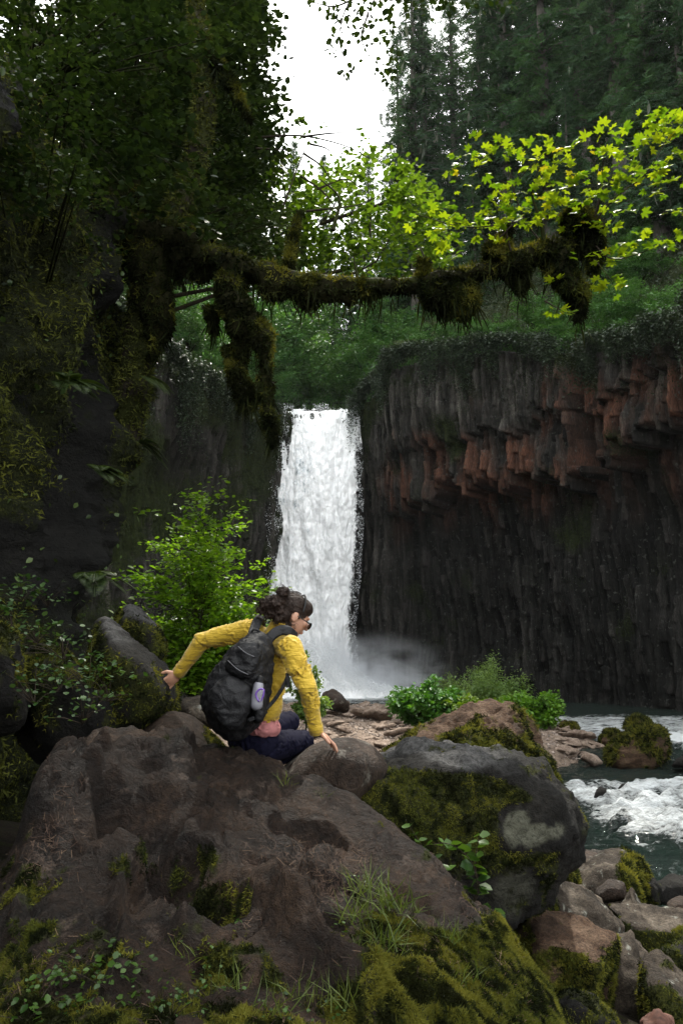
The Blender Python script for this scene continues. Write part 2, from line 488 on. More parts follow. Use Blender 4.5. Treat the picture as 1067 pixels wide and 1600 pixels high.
red[:, :NW] = rightside[:, None] * (sstep(13.5, 17.0, Zr + 2 * rn) * (1 - sstep(19.5, 23.0, Zr + 4 * rn)))
rfar = sstep(18.0, 21.0, PXY[:, 0])
red[:, :NW] = np.maximum(red[:, :NW], .8 * rfar[:, None] * sstep(13, 17, Zr + 3 * rn) * (1 - sstep(20, 24, Zr + 5 * rn)))
red[:, :NW] *= .8 * np.clip(.5 + 1.5 * fbm(P3 * (1, 1, .35), .55, 3, 77) + .35 * (colr[:, None] - .3), 0, 1)
moss = np.zeros(V.shape[:2])
moss[:, :NW] = np.clip(.16 + .55 * fbm(P3, .18, 4, 81) + .3 * sstep(.8, 1, rows)[None] + .34 * leftside[:, None] + .5 * (np.exp(-((PXY[:, 0] - 3.2) / 1.6) ** 2))[:, None] * sstep(14, 22, Zr), 0, 1)
moss[:, NW:] = .8
struct('cliff', mesh('cliff', v, f, M_CLIFF, attrs={'tint': red.ravel(), 'moss': moss.ravel(), 'wet': np.concatenate((np.maximum(rightside[:, None] * sstep(17.5, 14.5, Zr + 1.5 * rn) * .8, (.95 * sstep(.30, .5, np.abs(cf - .5)))[:, None] * np.clip(.7 + fbm(P3, .8, 2, 88), 0, 1)), np.zeros((NU, NS - 1))), 1).ravel(),  # 'wet': damp plus painted shade below the overhang, and dark column joints
    'tone': np.concatenate((1.5 * (seg - .42) + .7 * (colr[:, None] - .4) + .8 * rightside[:, None] * sstep(20, 24, Zr + 2 * rn) * (1 - red[:, :NW]), np.zeros((NU, NS - 1))), 1).ravel().clip(-.75, 2)}))
SLOPE = sl        # the vegetated ground above the rim, (u, back, xyz)

# ---- river
M_WATER, t, b = newmat('river_water')
g = wpos(t)
fo = attr(t, 'foam')
n1 = noise_n(t, 1.6, 8, .72, wpos(t, .55, 1.6, 1), .6)
n2 = noise_n(t, 9, 6, .7, wpos(t, .4, 1.4, 1), .3)
ff = math_n(t, 'ADD', fo, math_n(t, 'ADD', math_n(t, 'MULTIPLY', math_n(t, 'SUBTRACT', n1, .5), 1.5), math_n(t, 'MULTIPLY', math_n(t, 'SUBTRACT', n2, .5), 1.1)))
n3 = noise_n(t, 26, 4, .8, wpos(t, .35, 1.5, 1))
ff = math_n(t, 'ADD', ff, math_n(t, 'MULTIPLY', math_n(t, 'SUBTRACT', n3, .5), .8))
ff = ramp(t, ff, (.40, 0.), (.58, .55), (.82, 1.))
t.links.new(mixc(t, ff, mixc(t, n1, (.003, .007, .006), (.014, .030, .022)), (.80, .84, .85)), b.inputs['Base Color'])
t.links.new(mixc(t, ff, (.05, .05, .05), (.7, .7, .7)), b.inputs['Roughness'])
b.inputs['IOR'].default_value = 1.33
bm = nd(t, 'Bump', {'Height': math_n(t, 'ADD', noise_n(t, 7, 6, .65, wpos(t, .5, 1.6, 1), .5), math_n(t, 'MULTIPLY', ff, .3)), 'Strength': 1.0, 'Distance': .3})
t.links.new(bm.outputs['Normal'], b.inputs['Normal'])
rx = np.concatenate((np.linspace(-24, -1, 50)[:-1], np.linspace(-1, 22, 330), np.linspace(22, 45, 30)[1:]))
ry = 7 + (82 - 7) * (np.linspace(0, 1, 560) ** 1.5)
RX, RY = np.meshgrid(rx, ry, indexing='ij')
R3 = np.stack((RX, RY, RX * 0), -1)
w1 = fbm(R3 * (.7, 1.6, 1), .7, 5, 101, .55)
w2 = fbm(R3 * (.8, 1.2, 1), 2.4, 3, 131)
rap = sstep(15.5, 18.5, RY + 1.5 * w1) * (1 - sstep(22.5, 25, RY + 1.2 * w1)) * sstep(4.5, 6.5, RX)
rap2 = sstep(34, 37, RY) * (1 - sstep(47, 52, RY)) * sstep(9, 12, RX) * .8
rap3 = sstep(25.5, 28, RY) * (1 - sstep(36, 40, RY)) * sstep(12.6, 14.2, RX + w1) * .85
str_ = .50 * sstep(12, 14, RY) * (1 - sstep(16, 18, RY)) * sstep(5, 9, RX)
fall = sstep(60, 73, RY) * np.exp(-((RX + 2) / 10) ** 2) * 1.5
foam = np.clip(.02 + rap * .60 + rap2 * .75 + rap3 * .72 + str_ + fall + .35 * w1 * (rap + rap3 + .3) , 0, 1.4)
RZ = .06 * w1 + .05 * w2 + (rap + .5 * rap3) * (.16 + .38 * w1 + .16 * w2) + .1 * rap2 * w1
river = struct('river', mesh('river', np.stack((RX, RY, RZ), -1).reshape(-1, 3), grid_faces(len(rx), len(ry)), M_WATER, attrs={'foam': foam.ravel()}))

# ---- the waterfall
M_FALL, t, b = newmat('falling_water')
va = wpos(t, 1, .3, .42)
c1 = noise_n(t, 1.5, 8, .72, va, .35)
c2 = noise_n(t, 5.5, 6, .7, wpos(t, 1, .3, .6), .3)
dn = attr(t, 'thin')
gap = math_n(t, 'ADD', math_n(t, 'ADD', math_n(t, 'MULTIPLY', math_n(t, 'SUBTRACT', c1, .5), 1.7), math_n(t, 'MULTIPLY', math_n(t, 'SUBTRACT', c2, .5), 1.4)), dn)
col = ramp(t, gap, (.34, (.97, .98, .985)), (.6, (.62, .67, .70)), (.95, (.2, .235, .255)))
t.links.new(col, b.inputs['Base Color'])
b.inputs['Roughness'].default_value = .6
b.inputs['Subsurface Weight'].default_value = 0.0
b.inputs['Specular IOR Level'].default_value = .1
al = ramp(t, math_n(t, 'ADD', gap, math_n(t, 'MULTIPLY', attr(t, 'edge'), 1.1)), (.6, 1.), (1.5, 0.))
t.links.new(al, b.inputs['Alpha'])
bm = nd(t, 'Bump', {'Height': math_n(t, 'ADD', c1, c2), 'Strength': .4, 'Distance': .2}); t.links.new(bm.outputs['Normal'], b.inputs['Normal'])
def fall_edges(z):
    zz = (.0, 2, 6, 10.5, 16, 22, 25, 28.3)
    return (np.interp(z, zz, (-9.8, -9.3, -8.6, -8.1, -7.5, -6.7, -6.2, -5.6)),
            np.interp(z, zz, (2.3, 1.6, 1.3, 1.8, 2.1, 2.05, 1.9, 1.65)))
def fall_sheet(nu, nv, yoff, seed, amp):
    s, q = np.meshgrid(np.linspace(0, 1, nu), np.linspace(0, 1, nv), indexing='ij')
    z = -.1 + 28.55 * q
    l, r = fall_edges(z)
    x = l + (r - l) * s
    y = 78.6 - 3.4 * (1 - np.clip((z - 2) / 26.4, 0, 1) ** 4) ** .8 + yoff
    lipd = sstep(27.6, 28.45, z); y = y + lipd * 1.6
    p = np.stack((x, z * .25, z * 0 + seed), -1)
    n = fbm(p, .8, 4, seed, .5)
    n2 = fbm(np.stack((x, z * .5, z * 0), -1), 2.2, 3, seed + 9, .5)
    y = y - amp * n - amp * .3 * n2
    wgt = np.minimum(s, 1 - s)
    ledge = .10 * noise(np.stack((z * .6, z * 0, z * 0 + seed), -1), seed)
    x = x + ledge * 2 * (np.abs(s - .5) * 2) ** 3
    z = z + lipd * (.25 * n - .35 * np.exp(-s / .06) - .45 * np.exp(-(1 - s) / .04) - .15 * np.exp(-((s - .55) / .08) ** 2))
    thin = .10 + .22 * sstep(.5, .1, s) * (1 - .6 * sstep(24, 28, z)) + .2 * sstep(.84, .93, s) + .12 * np.exp(-((s - .42) / .05) ** 2) + .2 * sstep(14, 22, z) * np.exp(-((s - .33) / .1) ** 2) - .1 * np.exp(-((s - .62) / .12) ** 2) - .28 * sstep(8, 1, z) + .16 * n
    edge = (sstep(.10, 0, s) * 1.1 + sstep(.84, 1, s) * 1.0) * (1 - .75 * sstep(21, 27, z)); thin = thin - .22 * sstep(22, 27, z)
    return np.stack((x, y, z), -1).reshape(-1, 3), grid_faces(nu, nv), thin.ravel(), edge.ravel()
a = fall_sheet(260, 520, 0, 201, .6)
waterfall = empty('waterfall', (-3, 76, 0))
tag(waterfall, 'tall white waterfall dropping over the dark cliff into the pool', 'waterfall')
o = link('falling_water', mesh('falling_water', a[0] - (-3, 76, 0), a[1], M_FALL, attrs={'thin': a[2], 'edge': a[3]}), waterfall)
# broken water thrown clear of the sheet
rng = np.random.default_rng(7)
n = 70000
z = 28.2 * rng.random(n) ** 1.15
l, r = fall_edges(z)
s = rng.random(n)
edgey = rng.random(n) < .02
s[edgey] = np.where(rng.random(edgey.sum()) < .6, -.03 + .06 * rng.random(edgey.sum()) ** 1, 1.0 - .1 * rng.random(edgey.sum()))
cl = fbm(np.stack((l + (r - l) * s, z * .5, z * 0), -1), 1.1, 3, 55)
keep = cl > -.12
x = (l + (r - l) * s)[keep]; z = z[keep]
y = 78.6 - 3.4 * (1 - np.clip((z - 2) / 26.4, 0, 1) ** 4) ** .8 - .3 - rng.random(len(z)) * 1.3
pos = np.column_stack((x, y, z)) - (-3, 76, 0)
OCT_V = np.array([(1, 0, 0), (-1, 0, 0), (0, 1, 0), (0, -1, 0), (0, 0, 1.6), (0, 0, -1.6)]) * .5
OCT_F = np.array([(0, 2, 4), (2, 1, 4), (1, 3, 4), (3, 0, 4), (2, 0, 5), (1, 2, 5), (3, 1, 5), (0, 3, 5)])
k = len(pos)
X = np.tile((1., 0, 0), (k, 1)); Yv = np.tile((0, 1., 0), (k, 1)); Zv = np.tile((0, 0, 1.), (k, 1))
sz = .015 + .05 * rng.random(k) ** 3
# splash thrown up where it lands
nsp = 60000
sx_ = rng.normal(-3.2, 3.6, nsp); sy_ = 71.0 + rng.normal(size=nsp) * 1.6 - .4 * np.abs(sx_ + 3) * 0
sx_ = np.where(rng.random(nsp) < .35, rng.uniform(-6, 8.5, nsp), sx_)
sh_ = 3.9 * np.exp(-((sx_ + 3.0) / 4.4) ** 2) + .6
sz_ = sh_ * rng.random(nsp) ** 1.9 * (1 + .5 * noise(np.stack((sx_ * .7, sy_ * .7, sx_ * 0), -1), 77))
pos = np.vstack((pos, np.column_stack((sx_, sy_, sz_)) - (-3, 76, 0)))
k = len(pos); X = np.tile((1., 0, 0), (k, 1)); Yv = np.tile((0, 1., 0), (k, 1)); Zv = np.tile((0, 0, 1.), (k, 1))
sz = np.concatenate((sz, .02 + .07 * rng.random(nsp) ** 3))
vv, fq, rr = scatter(OCT_V, OCT_F, pos, (X, Yv, Zv), sz, rng)
vv += noise(vv * 6, 3)[:, None] * .12
M_SPRAY = plain_mat('spray', (.88, .91, .93), .7, .2, .08, 3)
link('spray_drops', mesh('spray_drops', vv, fq, M_SPRAY), waterfall)

# boiling white water heaped where the fall lands
bx_ = np.linspace(-11, 9.5, 240); bt2 = np.linspace(0, 1, 90)
BX, BT = np.meshgrid(bx_, bt2, indexing='ij')
hb = 3.1 * np.exp(-((BX + 3.2) / 4.2) ** 2) + .55 * np.exp(-((BX + 1) / 7.5) ** 2)
BYY = 66.5 + 8.0 * BT; BZ = -.08 + hb * sstep(0, .85, BT) ** 1.3
b3 = np.stack((BX, BYY, BZ), -1)
bn = fbm(b3, .8, 5, 222, .55)
BZ = BZ + bn * .9 * (hb / 3 + .12) * sstep(0, .3, BT); BYY = BYY - .8 * fbm(b3, .6, 4, 233) * hb / 3
eg = sstep(.25, 0, BT) + .7 * sstep(4, 10, np.abs(BX + 2.5))
link('foam', mesh('foam', np.stack((BX, BYY, BZ), -1).reshape(-1, 3) - (-3, 76, 0), grid_faces(240, 90), M_FALL, attrs={'thin': (-.25 + .5 * bn).ravel(), 'edge': eg.ravel()}), waterfall)

# mist at the foot of the fall: real scattering air
M_MIST = bpy.data.materials.new('mist'); M_MIST.use_nodes = True
t = M_MIST.node_tree; t.nodes.remove(t.nodes['Principled BSDF'])
pv = nd(t, 'VolumePrincipled', {'Color': (.95, .97, 1, 1), 'Anisotropy': .2})
tcn = nd(t, 'TexCoord').outputs['Object']
gr = nd(t, 'VectorMath', {0: tcn}, operation='LENGTH').outputs['Value']
base = ramp(t, gr, (.0, 1.), (1., 0.))
nn = noise_n(t, 1.0, 5, .6, wpos(t, .3, .3, .5), .6)
den = math_n(t, 'MULTIPLY', math_n(t, 'MULTIPLY', base, base), math_n(t, 'MULTIPLY', ramp(t, nn, (.34, 0.), (.66, 1.)), 2.6))
t.links.new(den, pv.inputs['Density'])
t.links.new(pv.outputs[0], t.nodes['Material Output'].inputs['Volume'])
def ico(sub):
    bm_ = bmesh.new(); bmesh.ops.create_icosphere(bm_, subdivisions=sub, radius=1)
    v_ = np.array([w.co[:] for w in bm_.verts]); f_ = np.array([[w.index for w in q.verts] for q in bm_.faces]); bm_.free()
    return v_, f_
iv, jf = ico(4)
o = link('mist', mesh('mist', iv, jf, M_MIST)); o.location = (1.0, 73.2, .3); o.scale = (12.5, 4.2, 6.0)
tag(o, 'white spray mist drifting from the foot of the waterfall', 'mist', kind='stuff')
# ------------------------------------------------------------------ boulders
M_BROWN = rock_mat('brown_rock', (.018, .012, .009), (.042, .028, .020), (.075, .053, .040), scale=1.6, rough=.62, bump=.7, lichen=.12, lichen_col=(.14, .13, .11), wet=.2)
M_DARK = rock_mat('dark_rock', (.0045, .004, .0034), (.010, .009, .0075), (.026, .024, .020), scale=2.6, rough=.8, bump=1.0, lichen=1, lichen_col=(.11, .11, .08), wet=.1, spec=.24, tint=((.03, .029, .028), (.11, .108, .106)))  # tint pair: lit grey painted onto the crests
M_PALE = rock_mat('pale_rock', (.016, .013, .010), (.060, .048, .037), (.165, .14, .112), scale=3.0, rough=.8, bump=.8, lichen=.15, lichen_col=(.22, .22, .19))
M_RUST = rock_mat('rusty_rock', (.035, .022, .014), (.10, .06, .038), (.19, .13, .09), scale=2.6, rough=.8, bump=.9, stretch=(1, 1, 2.4), moss2=(.2, .19, .015))
M_BAR = rock_mat('bar_rock', (.12, .085, .065), (.26, .2, .16), (.38, .31, .26), scale=3.0, rough=.85, bump=.8)
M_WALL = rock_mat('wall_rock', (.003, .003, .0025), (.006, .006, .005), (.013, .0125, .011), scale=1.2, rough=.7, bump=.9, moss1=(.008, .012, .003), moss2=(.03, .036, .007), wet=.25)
M_MOSS, t, b = newmat('moss_tufts')
r_ = attr(t, 'rnd')
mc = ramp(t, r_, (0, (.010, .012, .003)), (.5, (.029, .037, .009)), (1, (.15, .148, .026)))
mc = mixc(t, ramp(t, noise_n(t, 1.7, 4, .6, wpos(t)), (.38, 0.), (.62, 1.)), mixc(t, 1.0, mc, (.42, .5, .5), 'MULTIPLY'), mc)
t.links.new(mc, b.inputs['Base Color']); b.inputs['Roughness'].default_value = .9; b.inputs['Specular IOR Level'].default_value = .1
tr = nd(t, 'BsdfTranslucent', {'Color': mixc(t, 1.0, mc, (1.5, 1.3, .6), 'MULTIPLY')})
mxs = nd(t, 'MixShader', {0: .35, 1: b.outputs[0], 2: tr.outputs[0]}); t.links.new(mxs.outputs[0], t.nodes['Material Output'].inputs['Surface'])

def frames_dir0(d, rng):
    d = d / np.maximum(np.linalg.norm(d, axis=1, keepdims=True), 1e-9)
    r = rng.normal(size=d.shape); x = np.cross(d, r); x /= np.maximum(np.linalg.norm(x, axis=1, keepdims=True), 1e-9)
    return x, d, np.cross(x, d)
ICO = {k: ico(k) for k in (3, 4, 5, 6)}
def hull_planes(pts):
    bm_ = bmesh.new()
    for q in pts: bm_.verts.new(q)
    bmesh.ops.convex_hull(bm_, input=bm_.verts)
    bm_.normal_update()
    c = np.mean(pts, 0)
    out = {}
    for q in bm_.faces:
        n = np.array(q.normal); d = float(n @ (np.array(q.verts[0].co) - c))
        if d < 0: n, d = -n, -d
        out[tuple(np.round(n, 2))] = (n, max(d, .01))
    bm_.free()
    return c, np.array([a[0] for a in out.values()]), np.array([a[1] for a in out.values()])

def rock_shape(pts, sub=5, p=16, amp=.05, freq=1.5, seed=0, cuts=0, crack=0):
    """a rounded block through the given points; amp is relative to its size"""
    pts = np.asarray(pts, float)
    c, n, d = hull_planes(pts)
    size = np.ptp(pts, axis=0).mean()
    if cuts:
        rg = np.random.default_rng(seed)
        cn = rg.normal(size=(cuts, 3)); cn /= np.linalg.norm(cn, axis=1, keepdims=True)
        sup = ((pts - c) @ cn.T).max(0)
        n = np.concatenate((n, cn)); d = np.concatenate((d, sup * (.72 + .2 * rg.random(cuts))))
    dirs, faces = ICO[sub]
    q = np.maximum(dirs @ n.T / d[None], 1e-6)
    qm = q.max(1, keepdims=True)
    r = 1 / (qm[:, 0] * ((q / qm) ** p).sum(1) ** (1 / p))
    v = dirs * r[:, None]
    rel = pts - c                                          # undo the shrinking of the rounding, axis by axis
    for ax in range(3):
        for sg in (1, -1):
            m_ = v[:, ax] * sg > 0
            v[m_, ax] *= (rel[:, ax] * sg).max() / max((v[:, ax] * sg).max(), 1e-6)
    nr = vnormals(v, faces)
    k = freq / size
    dsp = fbm(v + seed * 3.1, k * 1.5, 7, seed, .56) * amp * size * 1.7 + .35 * amp * size * fbm(v + seed * 1.7, k * 4, 5, seed + 90, .6, True)
    if crack: dsp -= crack * size * np.clip(fbm(v + seed, k * 2, 4, seed + 40, .5, True), 0, 1) ** 2
    v = v + nr * dsp[:, None]
    return v + c, faces

def moss_points(v, faces, w, n, rng):
    a = v[faces[:, 0]]; e1 = v[faces[:, 1]] - a; e2 = v[faces[:, -1]] - a
    ar = np.linalg.norm(np.cross(e1, e2), axis=1)
    ww = ar * w[faces].mean(1); ww = np.cumsum(ww); 
    if ww[-1] <= 0: return np.zeros((0, 3)), np.zeros((0, 3))
    i = np.searchsorted(ww, rng.random(n) * ww[-1])
    i = np.minimum(i, len(faces) - 1)
    s = rng.random(n); q = rng.random(n); fl = (s + q > 1) & (faces.shape[1] == 3); s[fl] = 1 - s[fl]; q[fl] = 1 - q[fl]
    nn_ = np.cross(e1, e2)[i]; nn_ /= np.maximum(np.linalg.norm(nn_, axis=1, keepdims=True), 1e-9)
    return a[i] + e1[i] * s[:, None] + e2[i] * q[:, None], nn_

TUFT_V = np.array([(-.16, 0, 0), (.16, 0, 0), (.03, 1, .12), (0, -.16, 0), (0, .16, 0), (.5, .1, .8)])
TUFT_F = np.array([(0, 1, 2), (3, 4, 5)])
def tufts(pos, nrm, size, seed=0, droop=.35):
    rng = np.random.default_rng(seed)
    d = nrm + rng.normal(size=nrm.shape) * .55; d[:, 2] -= droop
    d /= np.maximum(np.linalg.norm(d, axis=1, keepdims=True), 1e-9)
    x, y, z = frames(d, rng)
    return scatter(TUFT_V, TUFT_F, pos, (y, z, x), size * (.5 + rng.random(len(pos))), rng)

def moss_part(v, faces, w, n, size, parent, origin=(0, 0, 0), seed=0, droop=.35):
    rng = np.random.default_rng(seed)
    p_, n_ = moss_points(v, faces, w, n, rng)
    a, b_, c_ = tufts(p_ - np.asarray(origin), n_, size, seed, droop)
    # patchwise tone, so moss grows in cushions
    c_ = np.clip(.5 * c_ + .5 - .12 + 1.7 * np.repeat(fbm(p_, 8, 4, seed + 3, .65), len(TUFT_V)), 0, 1)
    return link('moss', mesh('moss', a, b_, M_MOSS, smooth=False, attrs={'rnd': c_}), parent)

def poly_pts(out, Y, t_, shrink=.6, fs=(0, 0), bs=(0, 0)):
    out = np.array(out, float); c = out.mean(0)
    pts = []
    for q in out:
        pts.append(P(*q, Y + t_ * .4))
        a = c + (q - c) * shrink + fs; pts.append(P(*a, Y))
        a = c + (q - c) * shrink + bs; pts.append(P(*a, Y + t_))
    return np.array(pts)

def boulder(label, pts, mat, cat='boulder', sub=5, p=16, amp=.05, freq=1.5, seed=0, cuts=0, crack=0, moss=None, tuft=0, tsize=.02, group=None, name='boulder', lich=None, tint=None, droop=.35):
    v, f = rock_shape(pts, sub, p, amp, freq, seed, cuts, crack)
    nr = vnormals(v, f)
    mo = np.zeros(len(v)) if moss is None else np.clip(moss(v, nr) + .45 * fbm(v, 3.0 / max(np.ptp(v, axis=0).mean(), .3) * 1.6, 4, seed + 5), 0, 1)
    at = {'moss': mo}
    if lich is not None: at['lichen'] = lich(v, nr)
    if tint is not None: at['tint'] = tint(v, nr)
    o_ = np.array((v[:, 0].mean(), v[:, 1].mean(), v[:, 2].min()))
    m = mesh(name, v - o_, f, mat, attrs=at)
    if tuft:
        # the stone itself keeps its look in its mesh; moss is a part of it
        root = empty(name, o_); tag(root, label, cat, group)
        link('stone', m, root)
        moss_part(v, f, np.clip((mo - .42) * 4, 0, 1), tuft, tsize, root, o_, seed, droop)
        return root, v, f, mo
    o2 = link(name, m, None, o_); tag(o2, label, cat, group)
    return o2, v, f, mo

def in_box(v, x0, y0, x1, y1, soft=25):
    a, b_ = pix(v)
    return sstep(x0 - soft, x0 + soft, a) * sstep(x1 + soft, x1 - soft, a) * sstep(y0 - soft, y0 + soft, b_) * sstep(y1 + soft, y1 - soft, b_)

# ---- the big foreground boulder: a surface through measured points
FG = [(90,1175,3.9),(180,1150,4.2),(260,1152,4.35),(340,1170,4.4),(430,1212,4.4),(520,1240,4.3),(600,1290,4.15),(680,1350,4.0),(760,1430,3.75),(810,1500,3.5),(845,1590,3.2),(880,1750,2.8),
      (55,1235,3.55),(30,1400,3.0),(25,1560,2.5),
      (150,1250,3.62),(230,1222,3.85),(350,1255,3.85),(450,1300,3.75),(560,1340,3.7),(640,1420,3.5),(235,1320,3.42),(320,1360,3.3),(300,1335,3.32),(330,1430,3.0),(200,1450,2.85),(110,1450,2.75),(440,1400,3.25),(560,1470,3.1),(700,1520,3.1),(300,1550,2.55),(150,1580,2.4),(450,1580,2.55),(600,1600,2.6),(750,1600,2.85),(30,1700,2.1),(400,1750,2.15),(750,1800,2.35),(10,1900,1.8),(400,1950,1.75),(820,1950,2.2)]
fg = np.array([P(*q) for q in FG])
rim = fg[:15]
cxy = np.array((-.2, 2.9))
extra = []
for q in rim:
    o_ = q[:2] - cxy; o_ /= np.linalg.norm(o_)
    extra.append((q[0] + o_[0] * .16, q[1] + o_[1] * .16, q[2] - .20)); extra.append((q[0] + o_[0] * .42, q[1] + o_[1] * .42, q[2] - .8))
CP = np.concatenate((fg, np.array(extra)))
def tps(CP, X, Yq, lam=.002):
    n = len(CP)
    d = np.linalg.norm(CP[:, None, :2] - CP[None, :, :2], axis=2)
    K = np.where(d > 0, d * d * np.log(d + 1e-9), 0) + lam * np.eye(n)
    Pm = np.column_stack((np.ones(n), CP[:, :2]))
    A = np.block([[K, Pm], [Pm.T, np.zeros((3, 3))]])
    w = np.linalg.solve(A, np.concatenate((CP[:, 2], np.zeros(3))))
    out = w[n] + w[n + 1] * X + w[n + 2] * Yq
    for k in range(n):
        r = np.hypot(X - CP[k, 0], Yq - CP[k, 1]) + 1e-9
        out = out + w[k] * r * r * np.log(r)
    return out
fx = np.linspace(-2.15, 1.75, 420); fy = np.linspace(.9, 5.0, 400)
FX, FY = np.meshgrid(fx, fy, indexing='ij')
FZ = tps(CP, FX, FY)
F3 = np.stack((FX, FY, FZ), -1)
a_, b_ = pix(F3)
def blob(cx, cy, rx_, ry_, ang=0):
    c_, s_ = math.cos(math.radians(ang)), math.sin(math.radians(ang))
    u_ = ((a_ - cx) * c_ + (b_ - cy) * s_) / rx_; w_ = (-(a_ - cx) * s_ + (b_ - cy) * c_) / ry_
    return np.clip(1 - (u_ * u_ + w_ * w_), 0, 1)
nz1 = fbm(F3, 1.4, 5, 301)
warp = 26 * fbm(F3, 1.6, 3, 305)
a_ = a_ + warp; b_ = b_ + .6 * warp
FZ = FZ + .05 * nz1 + .013 * fbm(F3 * (1, 1.6, 1), 6, 5, 302, .65) + .010 * fbm(F3 * (.6, 1.5, 1), 3.2, 5, 306, .6, True)
# fractured ledges that run down to the right
for ang_, sp_, am_, sd2 in ((-38, .55, .12, 1), (-58, .33, .045, 2), (25, .8, .03, 3)):
    c_, s_ = math.cos(math.radians(ang_)), math.sin(math.radians(ang_))
    q_ = (FX * -s_ + FY * c_) / sp_ + 1.1 * fbm(F3, .8, 4, 350 + sd2, .55) + .12 * fbm(F3, 6, 3, 355 + sd2)
    fr2 = q_ - np.floor(q_)
    FZ = FZ + am_ * (fr2 - sstep(.86, .98, fr2) * fr2 - .4) * np.clip(.5 + 1.5 * fbm(F3, 1.1, 2, 360 + sd2), 0, 1.2)
FZ -= .03 * np.clip(fbm(F3 * (1.2, .7, 1), 2.6, 4, 303, .5, True), 0, 1) ** 2 * 1.6
# the ridge that runs down to the right; everything lower left of it lies deeper
ln_d = (b_ - np.interp(a_, (60, 170, 240, 330, 420, 520, 640), (1235, 1215, 1262, 1330, 1400, 1480, 1590)))
FZ -= .10 * sstep(0, 45, ln_d) * sstep(640, 520, a_)
FZ += .035 * np.exp(-((ln_d + 12) / 26) ** 2) * sstep(600, 480, a_)
# hollows under ledges and the broken pocket
FZ -= .17 * sstep(0, .45, blob(245, 1345, 95, 42, -8)) + .09 * sstep(0, .5, blob(120, 1400, 90, 150, 0))
FZ -= .08 * sstep(0, .25, blob(465, 1296, 62, 24, 12)) + .05 * sstep(0, .25, blob(330, 1240, 30, 20, 10))
FZ -= .10 * sstep(0, .35, blob(330, 1390, 80, 30, 25))
FZ += .06 * sstep(0, .5, blob(390, 1440, 120, 50, 20)) + .07 * sstep(0, .6, blob(245, 1215, 150, 55, 20)) + .05 * sstep(0, .4, blob(510, 1365, 45, 22, 5))
FZ -= .05 * sstep(0, .4, blob(500, 1430, 60, 22, 20)) + .05 * sstep(0, .4, blob(430, 1375, 60, 22, 30))
for sd2, w2, dp in ((371, .022, .045), (377, .016, .03)):
    n_c2 = fbm(F3 * (1, .8, 1) + .15 * fbm(F3, 3, 3, sd2 + 2)[..., None], 1.25, 3, sd2, .45)
    FZ -= dp * np.exp(-(n_c2 / w2) ** 2) * np.clip(.2 + 2 * fbm(F3, .9, 2, sd2 + 5), 0, 1)
F3 = np.stack((FX, FY, FZ), -1); fv = F3.reshape(-1, 3); ff_ = grid_faces(420, 400)
fa, fb = pix(fv)
mw = fbm(fv, 1.7, 4, 310)
fmoss = np.maximum.reduce([sstep(-40, 60, fb - (1395 + .05 * (fa - 560) + 140 * mw)) * sstep(470, 640, fa),
                           .8 * sstep(-30, 90, fb - (1500 + 180 * mw)),
                           .62 * np.clip(1.6 * (1 - ((fa - 265) / 110) ** 2 - ((fb - 1350) / 48) ** 2), 0, 1),
                           .6 * np.clip(1.6 * (1 - ((fa - 335) / 90) ** 2 - ((fb - 1415) / 40) ** 2), 0, 1),
                           .5 * sstep(160, 40, fa) * sstep(1250, 1400, fb)])
fmoss = np.clip(fmoss + .35 * mw + .5 * fbm(fv, 6, 4, 333, .6) - .08, 0, 1)
M_FG = rock_mat('foreground_rock', (.005, .0028, .0018), (.021, .0118, .007), (.074, .044, .026), scale=3.0, rough=.55, bump=1.0, lichen=.08, lichen_col=(.07, .05, .038), spec=.24, wet=.2)
root = empty('boulder', (-.2, 3, 2.2)); tag(root, 'huge reddish brown boulder filling the foreground, mossy along its lower edge', 'boulder')
link('stone', mesh('stone', fv - (-.2, 3, 2.2), ff_, M_FG, attrs={'moss': fmoss}), root)
vis = (FZ.ravel() > 1.9) & (fb < 1680) & (fa > -40) & (fa < 960)
moss_part(fv, ff_, np.clip((fmoss - .45) * 3, 0, 1) * vis, 230000, .0135, root, (-.2, 3, 2.2), 11, .2)
FG_ROOT = root
def fg_height(x, y):
    i = np.clip(((np.asarray(x) - fx[0]) / (fx[1] - fx[0])).astype(int), 0, 419); j = np.clip(((np.asarray(y) - fy[0]) / (fy[1] - fy[0])).astype(int), 0, 399)
    return FZ[i, j]

# ---- mossy boulder right of the middle, with a pale lichen patch
pts = [P(*q) for q in [(512,1225,4.9),(575,1185,5.1),(640,1160,5.3),(710,1150,5.4),(770,1166,5.35),(850,1222,5.35),(878,1265,5.2),(888,1292,5.15),(880,1325,5.05),(862,1362,5.0),(795,1448,4.8),(700,1440,4.7),(560,1330,4.65),(510,1262,4.65),
        (600,1212,4.7),(720,1190,4.75),(800,1205,4.8),(860,1270,4.78),(868,1300,4.8),(760,1320,4.55),(600,1200,6.0),(800,1200,6.2),(872,1300,6.0),(780,1430,5.7),(560,1330,5.8)]]
def mm(v, n):
    a, b_ = pix(v)
    top = np.interp(a, (500, 560, 620, 700, 770, 850, 920), (1205, 1205, 1190, 1195, 1205, 1240, 1300))
    return (.85 * sstep(0, 22, b_ - top) * sstep(190, 60, b_ - top) * sstep(905, 800, a) + .45 * sstep(640, 520, a) + .25) * (1 - .9 * in_box(v, 780, 1255, 890, 1330, 12)) * (n[:, 2] < .93)
